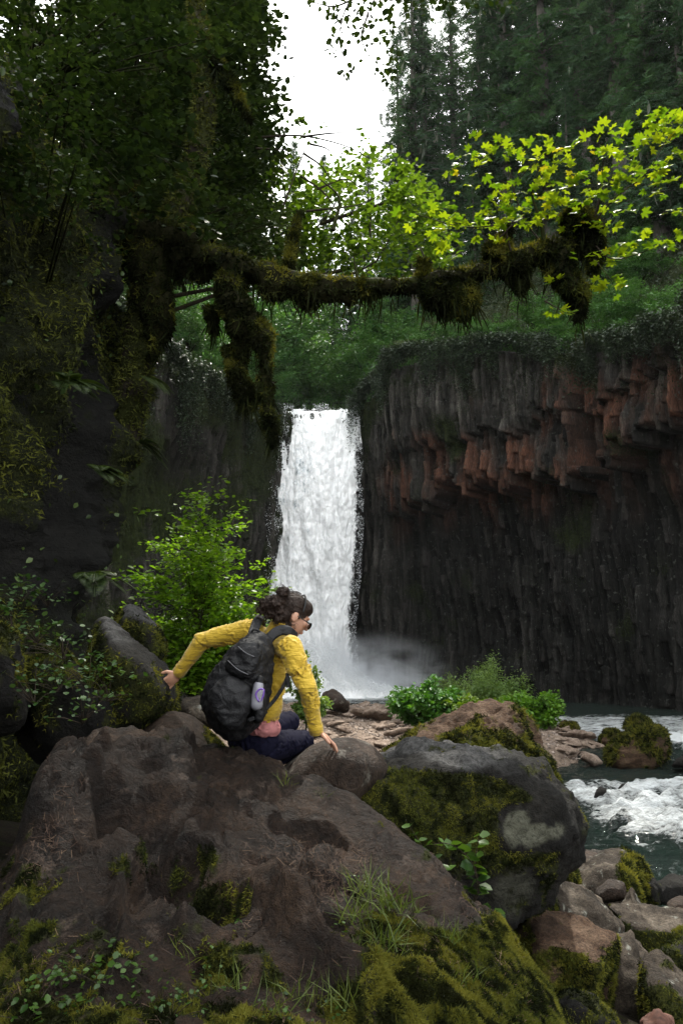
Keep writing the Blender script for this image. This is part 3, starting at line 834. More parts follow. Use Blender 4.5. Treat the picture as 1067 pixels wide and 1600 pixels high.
def ll(v, n):
    a, b_ = pix(v); w = 16 * fbm(v, 4, 3, 9)
    e1 = 1 - ((a - 812 + w) / 26) ** 2 - ((b_ - 1298 + w) / 34) ** 2; e2 = 1 - ((a - 850 + w) / 34) ** 2 - ((b_ - 1296 - w) / 20) ** 2
    e3 = .8 - ((a - 805 + w) / 34) ** 2 - ((b_ - 1385 - w) / 60) ** 2
    return np.maximum(sstep(0, .3, np.maximum(e1, e2)), .45 * sstep(0, .6, e3))
def crest_light(v, n):
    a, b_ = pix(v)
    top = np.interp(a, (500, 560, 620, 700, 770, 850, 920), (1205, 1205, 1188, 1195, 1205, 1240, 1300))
    return sstep(2, -16, b_ - top + 30 * fbm(v, 3, 3, 8)) * sstep(830, 740, a)  # light on the crest put into the colour, above the face edge
boulder('large dark boulder with lit grey crest, mossy face and a pale lichen patch', pts, M_DARK, sub=6, p=34, amp=.03, freq=2.6, seed=21, crack=.012, cuts=3, moss=mm, lich=ll, tint=crest_light, tuft=70000, tsize=.014)

# ---- rusty striated boulder behind it
pts = [P(*q) for q in [(588,1182,6.4),(650,1140,6.7),(700,1118,6.9),(770,1097,7.1),(797,1099,7.1),(818,1125,7.0),(845,1175,6.9),(872,1225,6.8),(850,1260,6.4),(700,1250,6.2),(600,1230,6.3),(740,1150,6.35),(800,1180,6.35),(650,1180,6.25),(700,1135,7.9),(800,1130,8.0),(860,1230,7.8),(620,1200,7.6)]]
boulder('rust brown ridged boulder with orange moss, in front of the gravel bar bushes', pts, M_RUST, sub=6, p=26, amp=.03, freq=3, seed=22, crack=.03,
        moss=lambda v, n: .22 + .4 * sstep(770, 850, pix(v)[0]) + .55 * in_box(v, 690, 1140, 800, 1175, 20) + .3 * in_box(v, 600, 1140, 680, 1180, 15), tuft=16000, tsize=.03)

# ---- rounded boulders round the person
boulder('smooth rounded brown boulder under the right hand of the person', poly_pts([(425,1222),(455,1188),(495,1161),(530,1150),(568,1154),(592,1172),(606,1210),(560,1275),(470,1270)], 4.45, .95, .62, (0, 6), (0, 10)), M_BROWN, sub=5, p=9, amp=.012, seed=23)
boulder('rounded brown boulder with mossy right flank, left of the backpack', poly_pts([(208,1150),(230,1122),(262,1111),(298,1114),(330,1138),(352,1165),(372,1200),(360,1235),(240,1230),(205,1180)], 4.5, .8, .62, (0, 6), (0, 8)), M_BROWN, sub=5, p=9, amp=.012, seed=24,
        moss=lambda v, n: .55 * sstep(300, 330, pix(v)[0]), tuft=4000, tsize=.014)
boulder('grey slab wedged behind the rounded boulder left of the backpack', poly_pts([(278,1098),(310,1090),(335,1100),(345,1135),(300,1140),(275,1120)], 5.3, .7), M_PALE, sub=4, p=18, amp=.03, seed=25, cuts=4)
boulder('leaning dark boulder with lit grey crest under the left hand of the person', poly_pts([(138,985),(160,968),(195,985),(246,1026),(270,1062),(280,1108),(262,1150),(170,1160),(135,1080)], 4.62, 1.3, .68, (-2, 6)), M_DARK, sub=5, p=12, amp=.03, seed=26, crack=.01,
        moss=lambda v, n: .5 * sstep(.75, .3, n[:, 2]) + .1, tint=lambda v, n: sstep(.72, .92, n[:, 2]) * sstep(215, 190, pix(v)[0]), tuft=9000, tsize=.02)  # upward crest painted lighter, as the light would make it
boulder('upright mossy boulder behind the leaning one with a lit grey rim', poly_pts([(180,965),(205,945),(232,960),(252,985),(256,1030),(246,1060),(190,1060)], 6.2, 1.3, .6), M_DARK, sub=5, p=12, amp=.03, seed=27,
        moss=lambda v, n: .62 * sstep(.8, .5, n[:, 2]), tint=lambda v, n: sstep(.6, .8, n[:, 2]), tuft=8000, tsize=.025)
boulder('mossy boulder sloping down from the left wall above the foreground rock', poly_pts([(30,1030),(75,1005),(120,1030),(160,1075),(195,1125),(190,1180),(60,1190),(20,1120)], 4.5, 1.3, .6, (0, 8)), M_DARK, sub=5, p=10, amp=.035, seed=28,
        moss=lambda v, n: .42 + .3 * n[:, 2], tuft=14000, tsize=.02)
boulder('mossy boulder cut by the left edge of the picture', poly_pts([(-60,980),(0,970),(25,1000),(40,1060),(35,1130),(-60,1160)], 4.1, 1.0, .6), M_DARK, sub=5, p=10, amp=.035, seed=29,
        moss=lambda v, n: .45 + .3 * n[:, 2], tuft=7000, tsize=.02)

# ---- the rocks at the lower right, each its own block
mface = lambda v, n: .72 * sstep(.75, .35, n[:, 2])
mtop = lambda v, n: .72 * sstep(.3, .7, n[:, 2])
LR = [
 ('block with a bare brown top and thick moss on its shaded face', [(803,1445),(826,1415),(900,1424),(962,1462),(968,1502),(950,1620),(860,1640),(808,1560)], 5.1, 1.0, M_RUST, dict(sub=6, p=24, amp=.022, moss=mface, tuft=22000, tsize=.02), (0, 30)),
 ('pale tilted boulder just above the moss faced block', [(845,1388),(868,1367),(902,1378),(938,1400),(968,1448),(960,1480),(880,1470),(846,1430)], 6.2, 1.0, M_PALE, dict(p=20, amp=.035, cuts=4, crack=.02, moss=lambda v, n: .1), (0, 14)),
 ('narrow lichen whitened slab standing beside the moss faced block', [(958,1470),(988,1452),(1012,1490),(1014,1600),(990,1660),(940,1640),(952,1540)], 5.5, .8, M_PALE, dict(p=24, amp=.03, cuts=3, moss=lambda v, n: .05), (0, 10)),
 ('pale topped block at the right edge, mossy below its brow', [(1006,1502),(1030,1488),(1110,1550),(1110,1680),(1020,1670),(1004,1580)], 5.0, .8, M_PALE, dict(p=22, amp=.03, moss=mface, tuft=9000, tsize=.02), (0, 30)),
 ('moss covered wedge at the right edge above the pale topped block', [(1012,1502),(1067,1455),(1130,1430),(1140,1560),(1060,1545)], 5.9, .9, M_DARK, dict(p=22, amp=.03, moss=lambda v, n: .62, tuft=9000, tsize=.022), (0, 0)),
 ('long flat pale slab lying towards the right edge', [(944,1408),(1000,1422),(1060,1420),(1130,1424),(1130,1490),(1010,1492),(965,1452)], 7.0, 1.1, M_PALE, dict(p=24, amp=.03, moss=mface, tuft=5000, tsize=.022), (0, 26)),
 ('rounded boulder with a shaggy mossy shoulder by the water', [(900,1362),(928,1336),(972,1327),(1003,1348),(1016,1392),(1004,1440),(930,1420),(902,1395)], 8.6, 1.5, M_PALE, dict(sub=5, p=12, amp=.03, moss=lambda v, n: .8 * sstep(945, 985, pix(v)[0]), tuft=9000, tsize=.04), (0, 8)),
 ('dark flat boulder half behind the rounded one at the water edge', [(868,1345),(905,1329),(950,1330),(960,1372),(880,1385)], 9.6, 1.5, M_BROWN, dict(p=14, amp=.03), (0, 6)),
 ('small rounded brown stone below the shaggy boulder', [(928,1392),(950,1374),(976,1380),(980,1406),(930,1412)], 7.8, .5, M_BROWN, dict(p=9, amp=.02), (0, 4)),
 ('round brown stone at the right edge near the long slab', [(1040,1410),(1060,1400),(1100,1402),(1100,1432),(1042,1434)], 8.2, .6, M_BROWN, dict(p=9, amp=.02), (0, 4)),
 ('dark wet boulder at the right edge touching the river', [(1008,1388),(1040,1373),(1110,1372),(1110,1408),(1015,1412)], 9.6, 1.0, M_DARK, dict(p=12, amp=.03), (0, 6)),
 ('dark wet stone right of the shaggy boulder', [(1004,1378),(1020,1370),(1032,1385),(1030,1412),(1000,1414)], 9.0, .6, M_DARK, dict(p=12, amp=.03, moss=lambda v, n: .3), (0, 4)),
 ('reddish stone at the bottom edge of the picture', [(1002,1592),(1026,1576),(1050,1590),(1056,1640),(1000,1640)], 4.4, .35, plain_mat('red_stone', (.07, .03, .02), .8, .3, .5, 30, .8), dict(p=12, amp=.03), (0, 6)),
 ('pointed grey shard beside the small rounded stone', [(972,1412),(986,1386),(1006,1420),(1010,1448),(975,1446)], 7.5, .5, M_PALE, dict(p=26, amp=.03, cuts=3), (0, 4)),
 ('small stone capped with yellow moss under the big dark boulder', [(864,1366),(880,1352),(902,1358),(906,1380),(868,1386)], 8.3, .6, M_PALE, dict(p=12, amp=.03, moss=lambda v, n: .6, tuft=3000, tsize=.035), (0, 4)),
 ('mossy stone in the shade under the big dark boulder', [(820,1410),(842,1396),(868,1408),(872,1440),(822,1444)], 6.0, .5, M_DARK, dict(p=12, amp=.03, moss=lambda v, n: .5, tuft=3000, tsize=.02), (0, 4)),
 ('brown stone in the corner between the foreground boulder and the moss faced block', [(840,1610),(868,1590),(900,1602),(905,1660),(840,1660)], 4.2, .5, M_BROWN, dict(p=14, amp=.03), (0, 4)),
 ('mossy rock sloping below the moss faced block', [(850,1560),(900,1540),(960,1590),(980,1660),(850,1680)], 4.7, .6, M_DARK, dict(p=14, amp=.03, moss=lambda v, n: .55, tuft=6000, tsize=.018), (0, 4)),
]
for k, (lab, out, Y, t_, mat, kw, fs) in enumerate(LR):
    kw = dict(dict(sub=5), **kw)
    kw['p'] = kw.get('p', 16) * 1.7 if kw.get('p', 16) > 11 else 11
    if kw['p'] > 12: kw['amp'] = kw.get('amp', .03) * 1.35; kw['cuts'] = max(kw.get('cuts', 0), 3); kw.setdefault('crack', .02)
    boulder(lab, poly_pts(out, Y, t_, .62, fs), mat, seed=40 + k, cat='boulder' if k < 8 else 'stone', name='boulder' if k < 8 else 'stone_block', **kw)

# ---- rocks standing in the river
RV = [
 ('large mossy boulder in the rapids by the gravel point', [(944,1192),(950,1166),(984,1144),(1010,1131),(1034,1144),(1044,1166),(1040,1198),(1030,1212),(960,1212)], 27, 2.6, M_RUST, dict(p=16, amp=.035, cuts=3, moss=lambda v, n: .5 + .25 * n[:, 2], tuft=9000, tsize=.12)),
 ('moss capped boulder just behind the large one in the rapids', [(974,1140),(978,1124),(994,1118),(1014,1126),(1020,1142),(1000,1150)], 34, 2, M_RUST, dict(p=14, amp=.03, moss=lambda v, n: .45 + .4 * n[:, 2], tuft=3000, tsize=.12)),
 ('small moss capped stone between gravel point and rapids', [(934,1158),(944,1142),(962,1140),(974,1152),(970,1166),(938,1166)], 33, 1.2, M_RUST, dict(p=12, amp=.03, moss=lambda v, n: .4 + .4 * n[:, 2], tuft=2000, tsize=.1)),
 ('small dark rounded rock alone in the white water', [(922,1258),(926,1238),(938,1229),(950,1234),(956,1250),(952,1262)], 20.5, .7, M_DARK, dict(p=9, amp=.03)),
 ('low dark rock awash upstream of the rounded one', [(962,1236),(972,1224),(984,1226),(988,1238)], 22.5, .6, M_DARK, dict(p=9, amp=.03)),
 ('dark wet rock in the river cut by the right edge', [(1048,1198),(1058,1184),(1080,1182),(1085,1202)], 26, 1, M_DARK, dict(p=12, amp=.03)),
 ('mossy boulder at the end of the right bush', [(868,1138),(880,1126),(900,1128),(906,1146),(896,1156),(870,1156)], 38, 1.6, M_RUST, dict(p=14, amp=.03, moss=lambda v, n: .6, tuft=2000, tsize=.1)),
 ('tilted pale slab on the gravel point', [(905,1186),(912,1174),(934,1182),(942,1192),(930,1198)], 27, 1.2, M_BAR, dict(p=26, amp=.03, cuts=3)),
 ('dark jagged rock beside the small shrub on the gravel', [(500,1106),(505,1086),(520,1078),(534,1088),(545,1100),(540,1112)], 44, 2.4, M_BROWN, dict(p=22, amp=.06, cuts=4)),
]
for k, (lab, out, Y, t_, mat, kw) in enumerate(RV):
    boulder(lab, poly_pts(out, Y, t_, .65), mat, seed=80 + k, name='river_rock', cat='rock', sub=5 if k < 1 else 4, **kw)

# ---- broken rocks strewn over the gravel bar
rng = np.random.default_rng(5)
proto = []
for k in range(7):
    pt = rng.normal(size=(14, 3)) * (1, .75, .24)
    pt /= np.maximum(np.linalg.norm(pt / (1, .75, .24), axis=1, keepdims=True), .1)
    v_, f_ = rock_shape(pt, 4, 60, .05, 3, 300 + k, 6)
    proto.append(mesh('bar_rock', v_ - (0, 0, 0), f_, M_BAR, smooth=True, attrs={'moss': np.zeros(len(v_))}))
n_ = 0
while n_ < 250:
    if n_ < 190: px_, Y_ = rng.uniform(500, 660), rng.uniform(26, 56)
    else: px_, Y_ = rng.uniform(850, 960), rng.uniform(28, 42)
    x_ = (px_ - W / 2) / F * Y_ * 1.01
    z_ = float(ground_z(x_, Y_))
    if z_ < -.05: continue
    o = link('bar_rock', proto[n_ % 7]); s_ = rng.uniform(.22, .6) * (1 if rng.random() < .8 else 2.0) * (1 if n_ < 190 else .7)
    o.location = (x_, Y_, z_ + .08 * s_); o.scale = (s_, s_, s_ * rng.uniform(.6, 1.2)); o.rotation_euler = (rng.uniform(-.3, .3), rng.uniform(-.3, .3), rng.uniform(0, 6.3))
    sw_ = 'large flat' if s_ > .75 else 'small' if s_ < .38 else 'middling angular'
    zw_ = 'at its far end by the pool' if Y_ > 47 else 'in its middle' if Y_ > 36 else 'at its near end'
    if n_ < 190: tag(o, sw_ + ' pale rock on the gravel bar, ' + zw_, 'rock', 'broken rocks on the gravel left of the bushes')
    else: tag(o, sw_ + ' brown rock on the gravel point, ' + ('behind the tilted slab' if Y_ > 33 else 'near its tip'), 'rock', 'small rocks on the gravel point')
    n_ += 1
# pebbles nobody could count
n_ = 26000
x_ = rng.uniform(-4, 12, n_); y_ = 22 + 32 * rng.random(n_) ** 1.5
z_ = ground_z(x_, y_); k_ = (z_ > -.12)
x_, y_, z_ = x_[k_], y_[k_], z_[k_]
fr_ = frames(rng.normal(size=(len(x_), 3)) * (.4, .4, 1), rng)
vv, fq, rr = scatter(OCT_V * (1.1, .8, .42), OCT_F, np.column_stack((x_, y_, z_ + .02)), fr_, .04 + .16 * rng.random(len(x_)) ** 3, rng)
M_PEB, t, b = newmat('pebbles')
t.links.new(ramp(t, attr(t, 'rnd'), (0, (.10, .08, .065)), (.6, (.25, .195, .16)), (1, (.42, .35, .3))), b.inputs['Base Color']); b.inputs['Roughness'].default_value = .85
tag(link('pebbles', mesh('pebbles', vv, fq, M_PEB, smooth=False, attrs={'rnd': rr})), 'loose pale pebbles covering the gravel bar', 'pebbles', kind='stuff')

# ---- near rock wall on the left
wy_ = np.linspace(0, 1, 300); wz_ = np.linspace(1.4, 9.6, 330)
wp = smooth_path([(-4.2, -4, 0), (-3.4, 1.5, 0), (-3.1, 4.5, 0), (-3.05, 6.2, 0), (-2.85, 7.6, 0), (-2.9, 8.6, 0), (-3.5, 9.8, 0), (-4.8, 12, 0), (-8, 16, 0), (-13, 24, 0), (-17, 34, 0)], 300)
wt = np.gradient(wp[:, :2], axis=0); wt /= np.linalg.norm(wt, axis=1, keepdims=True)
wn = np.column_stack((wt[:, 1], -wt[:, 0]))
Q = np.stack((np.broadcast_to(wp[:, 0:1], (300, 330)), np.broadcast_to(wp[:, 1:2], (300, 330)), np.broadcast_to(wz_[None], (300, 330))), -1)
dq = .42 * fbm(Q * (1, 1, .55), .6, 4, 401) * 2 + .12 * fbm(Q * (1, 1, .4), 1.5, 4, 403, .5, True) + .16 * fbm(Q * (1, 1, .6), 2.6, 5, 402) * 1.5
dq = dq + .22 * np.exp(-((Q[..., 2] - 4.7) / .5) ** 2) * np.exp(-((Q[..., 1] - 7.6) / 1.3) ** 2) - .15 * sstep(3.9, 3.2, Q[..., 2]) - .9 * sstep(7.2, 9.6, Q[..., 2]) ** 2
Q2 = np.stack((Q[..., 0] + wn[:, 0:1] * dq, Q[..., 1] + wn[:, 1:2] * dq, Q[..., 2]), -1)
bk = np.linspace(0, 1, 26)[1:] * 26
tp = np.stack((Q2[:, -1:, 0] - wn[:, 0:1] * bk, Q2[:, -1:, 1] - wn[:, 1:2] * bk, 9.6 + bk * .75 + 0 * wn[:, 0:1]), -1)
tp[..., 2] += fbm(tp, .3, 3, 405) * 1.5
Q3 = np.concatenate((Q2, tp), 1)
wv = Q3.reshape(-1, 3); wf = grid_faces(300, 355, flip=True)
wm = np.clip(.78 + .9 * fbm(wv * (1, 1, .5), .8, 4, 407), 0, 1)
wm *= 1 - .9 * (np.exp(-((wv[:, 2] - 4.5) / .55) ** 2) * np.exp(-((wv[:, 1] - 7.6) / 1.5) ** 2))
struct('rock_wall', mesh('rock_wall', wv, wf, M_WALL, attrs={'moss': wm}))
WALLV, WALLF, WALLM = wv, wf, wm
rng = np.random.default_rng(77)
selw = np.clip((wm - .42) * 3, 0, 1) * (wv[:, 1] > 2.5) * (wv[:, 1] < 13) * (wv[:, 2] < 9.8)
p_, n_w = moss_points(wv, wf, selw, 240000, rng)
a, b_, c_ = tufts(p_, n_w, .05, 78, .8)
c_ = np.clip(.55 * c_ + .25 + 1.1 * np.repeat(fbm(p_, 2, 3, 79), len(TUFT_V)), 0, 1)
M_WMOSS = leaf_mat('wall_moss', (.02, .026, .005), (.13, .14, .018), .2, None, .9, 1.2)
tag(link('wall_moss', mesh('wall_moss', a, b_, M_WMOSS, smooth=False, attrs={'rnd': c_})), 'dark moss hanging over the near rock wall on the left', 'moss', kind='stuff')

# leaves and small fronds rooted all over it
lw_ = (wv[:, 1] > 2) * (wv[:, 1] < 14) * (wv[:, 2] > 3.0) * (.25 + np.clip(1.8 * fbm(wv, .9, 3, 431) + .35 * sstep(5, 9, wv[:, 2]), 0, 1.4))
p_, n_w = moss_points(wv, wf, lw_, 13000, rng)
pp = np.repeat(p_ + n_w * .06, 8, 0) + rng.normal(size=(13000 * 8, 3)) * (.09, .09, .08)
d = np.repeat(n_w, 8, 0) + rng.normal(size=pp.shape) * .8; d[:, 2] -= .6
x, y, z = frames_dir0(d, rng)
a, b_, c_ = scatter(OVAL_V * (1.1, 1, 1), OVAL_F, pp, (x, y, z), .03 + .05 * rng.random(len(pp)), rng)
M_WLEAF = leaf_mat('wall_leaves', (.025, .045, .014), (.10, .15, .04), .25, None, .38, 1.2)
tag(link('wall_plants', mesh('wall_plants', a, b_, M_WLEAF, attrs={'rnd': c_})), 'small dark leaves covering the near rock wall on the left', 'wall plants', kind='stuff')
# ------------------------------------------------------------------ vegetation
M_BARK = bark_mat('bark', (.008, .006, .005), (.025, .02, .016), moss=(.02, .024, .006), mossy=.7)
M_BARKG = bark_mat('grey_bark', (.05, .045, .04), (.13, .12, .105), mossy=.1)
M_TWIG = bark_mat('twig', (.015, .012, .009), (.045, .035, .026), mossy=.2)
M_FIR = leaf_mat('fir_needles', (.014, .042, .022), (.075, .140, .062), .2, None, .95, 1.3)
M_FIR2 = leaf_mat('hemlock_needles', (.016, .050, .022), (.080, .160, .062), .25, None, .95, 1.3)
M_LICH = leaf_mat('beard_lichen', (.07, .08, .06), (.16, .17, .12), .2, None, .8, 1.1)
M_MAPLE = leaf_mat('maple_leaves', (.07, .14, .008), (.21, .26, .012), .5, (.28, .24, .015), .45, 1.7)
M_VINE = leaf_mat('vine_leaves', (.035, .075, .010), (.11, .175, .018), .5, None, .45, 1.6)
M_ALDER = leaf_mat('alder_leaves', (.06, .14, .012), (.19, .32, .025), .6, None, .4, 1.5)
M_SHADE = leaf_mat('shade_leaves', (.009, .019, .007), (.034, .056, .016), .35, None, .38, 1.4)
M_VALLEY = leaf_mat('valley_leaves', (.035, .11, .03), (.12, .25, .06), .3, None, .5, 1.3)
M_HERB = leaf_mat('herb_leaves', (.07, .17, .018), (.18, .34, .03), .4, None, .4, 1.4)
M_FERN = leaf_mat('fern_leaves', (.015, .03, .010), (.06, .085, .025), .4, None, .4, 1.4)
M_SCRUB = leaf_mat('scrub_leaves', (.010, .022, .012), (.05, .075, .035), .2, None, .45, 1.2)
M_WILLOW = leaf_mat('willow_leaves', (.09, .16, .035), (.20, .29, .08), .4, None, .5, 1.3)
M_GRASS = leaf_mat('grass_blades', (.05, .075, .012), (.16, .19, .04), .4, None, .5, 1.4)

def feather(n=4, w=.5):
    v, f = [], []
    for i in range(n):
        t0 = (i + .3) / n
        L = w * (1.15 - t0) * .9
        for s_ in (-1, 1):
            k = len(v); y = t0 * .92
            v += [(0, y, 0), (s_ * L * .55, y - .02, .03), (s_ * L, y + L * .5, -.08), (s_ * L * .4, y + .2, .02)]
            f += [(k, k + 1, k + 2), (k, k + 2, k + 3)]
    k = len(v); v += [(0, .75, 0), (.05, .9, 0), (0, 1.1, -.05), (-.05, .9, 0)]; f += [(k, k + 1, k + 2), (k, k + 2, k + 3)]
    return np.array(v), np.array(f)
FEA_V, FEA_F = feather(4)
FEA6_V, FEA6_F = feather(9, .26)

def conifer_meshes(seed, h, R, low=.12, droop=.35, dens=1.0, mat=None, lich=False, spray=.8):
    rng = np.random.default_rng(seed)
    lean = rng.normal(size=2) * .012 * h
    zs = np.linspace(0, h, 16)
    tv, tf = tube(np.column_stack((lean[0] * (zs / h) ** 2, lean[1] * (zs / h) ** 2, zs)), np.interp(zs, (0, h * .05, h), (h * .016, h * .0125, .03)), 9, .12, seed)
    tm = MB(); tm.add(tv, tf)
    cr = MB()
    z = h * low
    pos, dirs, nrm, size = [], [], [], []
    while z < h * .995:
        t = (z - h * low) / (h * (1 - low))
        nb = 5 if rng.random() < .6 else 4
        L0 = R * (1 - t) ** .75 * np.interp(t, (0, .12, 1), (.75, 1, 1)) + .35
        for k in range(nb):
            if rng.random() < .14: continue
            a = rng.random() * 2 * math.pi
            L = L0 * rng.uniform(.55, 1.15)
            d = np.array((math.cos(a), math.sin(a)))
            n = max(int(L / .42 * dens), 2)
            s = (np.arange(n) + .6) / n
            up = .12 * (1 - t) + .35 * t
            zz = z + L * (up * s - droop * 1.1 * s * s)
            base = np.array((lean[0] * (z / h) ** 2, lean[1] * (z / h) ** 2))
            pts = np.column_stack((base[0] + d[0] * L * s, base[1] + d[1] * L * s, zz))
            if L > 1.2:
                bv, bf = tube(np.vstack(([base[0], base[1], z], pts[::max(n // 4, 1)])), np.linspace(.05 + .012 * L, .015, len(pts[::max(n // 4, 1)]) + 1), 3)
                tm.add(bv, bf)
            for sd_ in (-1, 1, -.5, .6, 0):
                ang = a + sd_ * rng.uniform(.5, 1.15, n)
                dd = np.column_stack((np.cos(ang), np.sin(ang), -rng.uniform(.15, .75, n)))
                pos.append(pts + rng.normal(size=pts.shape) * .15); dirs.append(dd)
                nrm.append(np.column_stack((rng.normal(size=n) * .9, rng.normal(size=n) * .9, np.ones(n))))
                size.append(spray * rng.uniform(.5, 1.15, n) * (1.1 - .45 * s) * (.55 + .5 * (1 - t)))
        z += rng.uniform(.28, .55) / dens * (1 if t < .8 else .7)
    pos, dirs, nrm, size = map(np.concatenate, (pos, dirs, nrm, size))
    dirs /= np.linalg.norm(dirs, axis=1, keepdims=True)
    x = np.cross(dirs, nrm); x /= np.linalg.norm(x, axis=1, keepdims=True)
    v, f, r = scatter(FEA_V, FEA_F, pos, (x, dirs, np.cross(x, dirs)), size, rng)
    cr.add(v, f, np.clip(.55 * r + .45 * (fbm(v, .35, 2, seed) + .5), 0, 1))
    ms = [mat or M_FIR]
    if lich:
        ms.append(M_LICH)
        i = rng.integers(0, len(pos), 150)
        dn_ = np.tile((0, 0, -1.), (150, 1)) + rng.normal(size=(150, 3)) * .2
        x_, y_, z_ = frames(rng.normal(size=(150, 3)), rng)
        v, f, r = scatter(NEED_V * (1, 1, 1), DIAM_F, pos[i], frames_dir(dn_, rng), rng.uniform(.5, 1.3, 150), rng)
        cr.add(v, f, r, 1)
    return tm.mesh('trunk', M_BARKG), cr.mesh('crown', ms, smooth=False)

def frames_dir(d, rng):
    """frames whose second axis (leaf length) is d"""
    d = d / np.maximum(np.linalg.norm(d, axis=1, keepdims=True), 1e-9)
    r = rng.normal(size=d.shape)
    x = np.cross(d, r); x /= np.maximum(np.linalg.norm(x, axis=1, keepdims=True), 1e-9)
    return x, d, np.cross(x, d)

def leafy(pos, axis, size, rng, tv=OVAL_V, tf=OVAL_F, flat=.6, hang=.25):
    """leaves whose blades lie roughly level, pointing along axis"""
    n = len(pos)
    nr_ = np.column_stack((rng.normal(size=n) * flat, rng.normal(size=n) * flat, np.ones(n)))
    d = axis + rng.normal(size=(n, 3)) * .6; d[:, 2] -= hang
    d -= (d * nr_).sum(1, keepdims=True) * nr_ / (nr_ * nr_).sum(1, keepdims=True)
    d /= np.maximum(np.linalg.norm(d, axis=1, keepdims=True), 1e-9)
    nr_ /= np.linalg.norm(nr_, axis=1, keepdims=True)
    return scatter(tv, tf, pos, (np.cross(d, nr_), d, nr_), size * rng.uniform(.55, 1.2, n), rng)

def broad_meshes(seed, h, rx, rz, cz, nl, size, mat, limbs=14, twigs=7, spread=.35, flat=.5, trunk_r=.05, tv=OVAL_V, tf=OVAL_F, ry=None, bark=None, multi=1, squash=.4):
    """tapered trunk(s), limbs, twigs and leaf sprays; crown centre at height cz"""
    rng = np.random.default_rng(seed); ry = ry or rx
    tm, cr = MB(), MB()
    stems = []
    for m_ in range(multi):
        off = rng.normal(size=2) * (.25 * rx if multi > 1 else .08 * rx)
        s = np.linspace(0, 1, 9)
        path = np.column_stack((off[0] * s + .04 * h * np.sin(s * 4 + rng.random() * 6) * s, off[1] * s, h * .93 * s))
        v, f = tube(path, np.interp(s, (0, .1, 1), (trunk_r * 1.4, trunk_r, trunk_r * .15)), 8, .15, seed)
        tm.add(v, f); stems.append(path)
    tips, axes = [], []
    for k in range(limbs):
        st = stems[k % multi]
        th = rng.random() * 2 * math.pi; u = rng.uniform(-1, 1); q = math.sqrt(1 - u * u)
        rr = rng.uniform(.7, 1.0)
        end = np.array((math.cos(th) * q * rx * rr, math.sin(th) * q * ry * rr, cz + u * rz * rr))
        zb = np.clip((cz - rz + (end[2] - (cz - rz)) * .45), h * .08, h * .85)
        i = min(int(zb / (h * .93) * 8), 8); base = st[i]
        mid = (base + end) / 2 + np.array((0, 0, .12 * rz)) + rng.normal(size=3) * .06 * rx
        pth_ = smooth_path([base, mid, end], 8)
        v, f = tube(pth_, np.linspace(trunk_r * .4, trunk_r * .07, 8), 5); tm.add(v, f)
        for w in range(twigs):
            q_ = pth_[rng.integers(2, 8)]
            d = (end - base) / np.linalg.norm(end - base) + rng.normal(size=3) * .7; d[2] *= .5
            e = q_ + d / np.linalg.norm(d) * rx * spread * rng.uniform(.5, 1.2)
            v, f = tube(np.array([q_, (q_ + e) / 2 + (0, 0, .02 * rx), e]), (trunk_r * .09, trunk_r * .06, trunk_r * .03), 3); tm.add(v, f)
            tips.append((q_, e))
    per = max(nl // len(tips), 1)
    q_ = np.array([a[0] for a in tips]); e = np.array([a[1] for a in tips])
    s = rng.random((len(tips), per, 1)) ** .7
    p = q_[:, None] * (1 - s) + e[:, None] * s
    jit = rng.normal(size=p.shape) * rx * spread * .27; jit[..., 2] *= squash
    p = p + jit
    ax = np.broadcast_to((e - q_)[:, None], p.shape) / np.linalg.norm(e - q_, axis=1)[:, None, None]
    v, f, r = leafy(p.reshape(-1, 3), ax.reshape(-1, 3), size, rng, tv, tf, flat)
    cl = np.repeat(rng.random(len(tips)), per * len(tv))
    cr.add(v, f, np.clip(.6 * r + .4 * cl, 0, 1))
    return tm.mesh('trunk', bark or M_BARK), cr.mesh('crown', mat, smooth=True)

def plant_tree(name, ms, loc, label, cat, group=None, rz=0, sc=1, parts=('trunk', 'crown'), tilt=(0, 0)):
    e = empty(name, loc, rz); e.scale = (sc,) * 3 if np.isscalar(sc) else sc
    e.rotation_euler = (tilt[0], tilt[1], rz)
    for n_, m_ in zip(parts, ms): link(n_, m_, e)
    return tag(e, label, cat, group)

# ---- where trees stand on the slope above the rim
SPX, SPY = pix(SLOPE)
def on_slope(px_, back_d, umin=0, umax=NU):
    j = int(np.argmin(np.abs(back - back_d)))
    i = umin + int(np.argmin(np.abs(SPX[umin:umax, j] - px_)))
    return SLOPE[i, j]

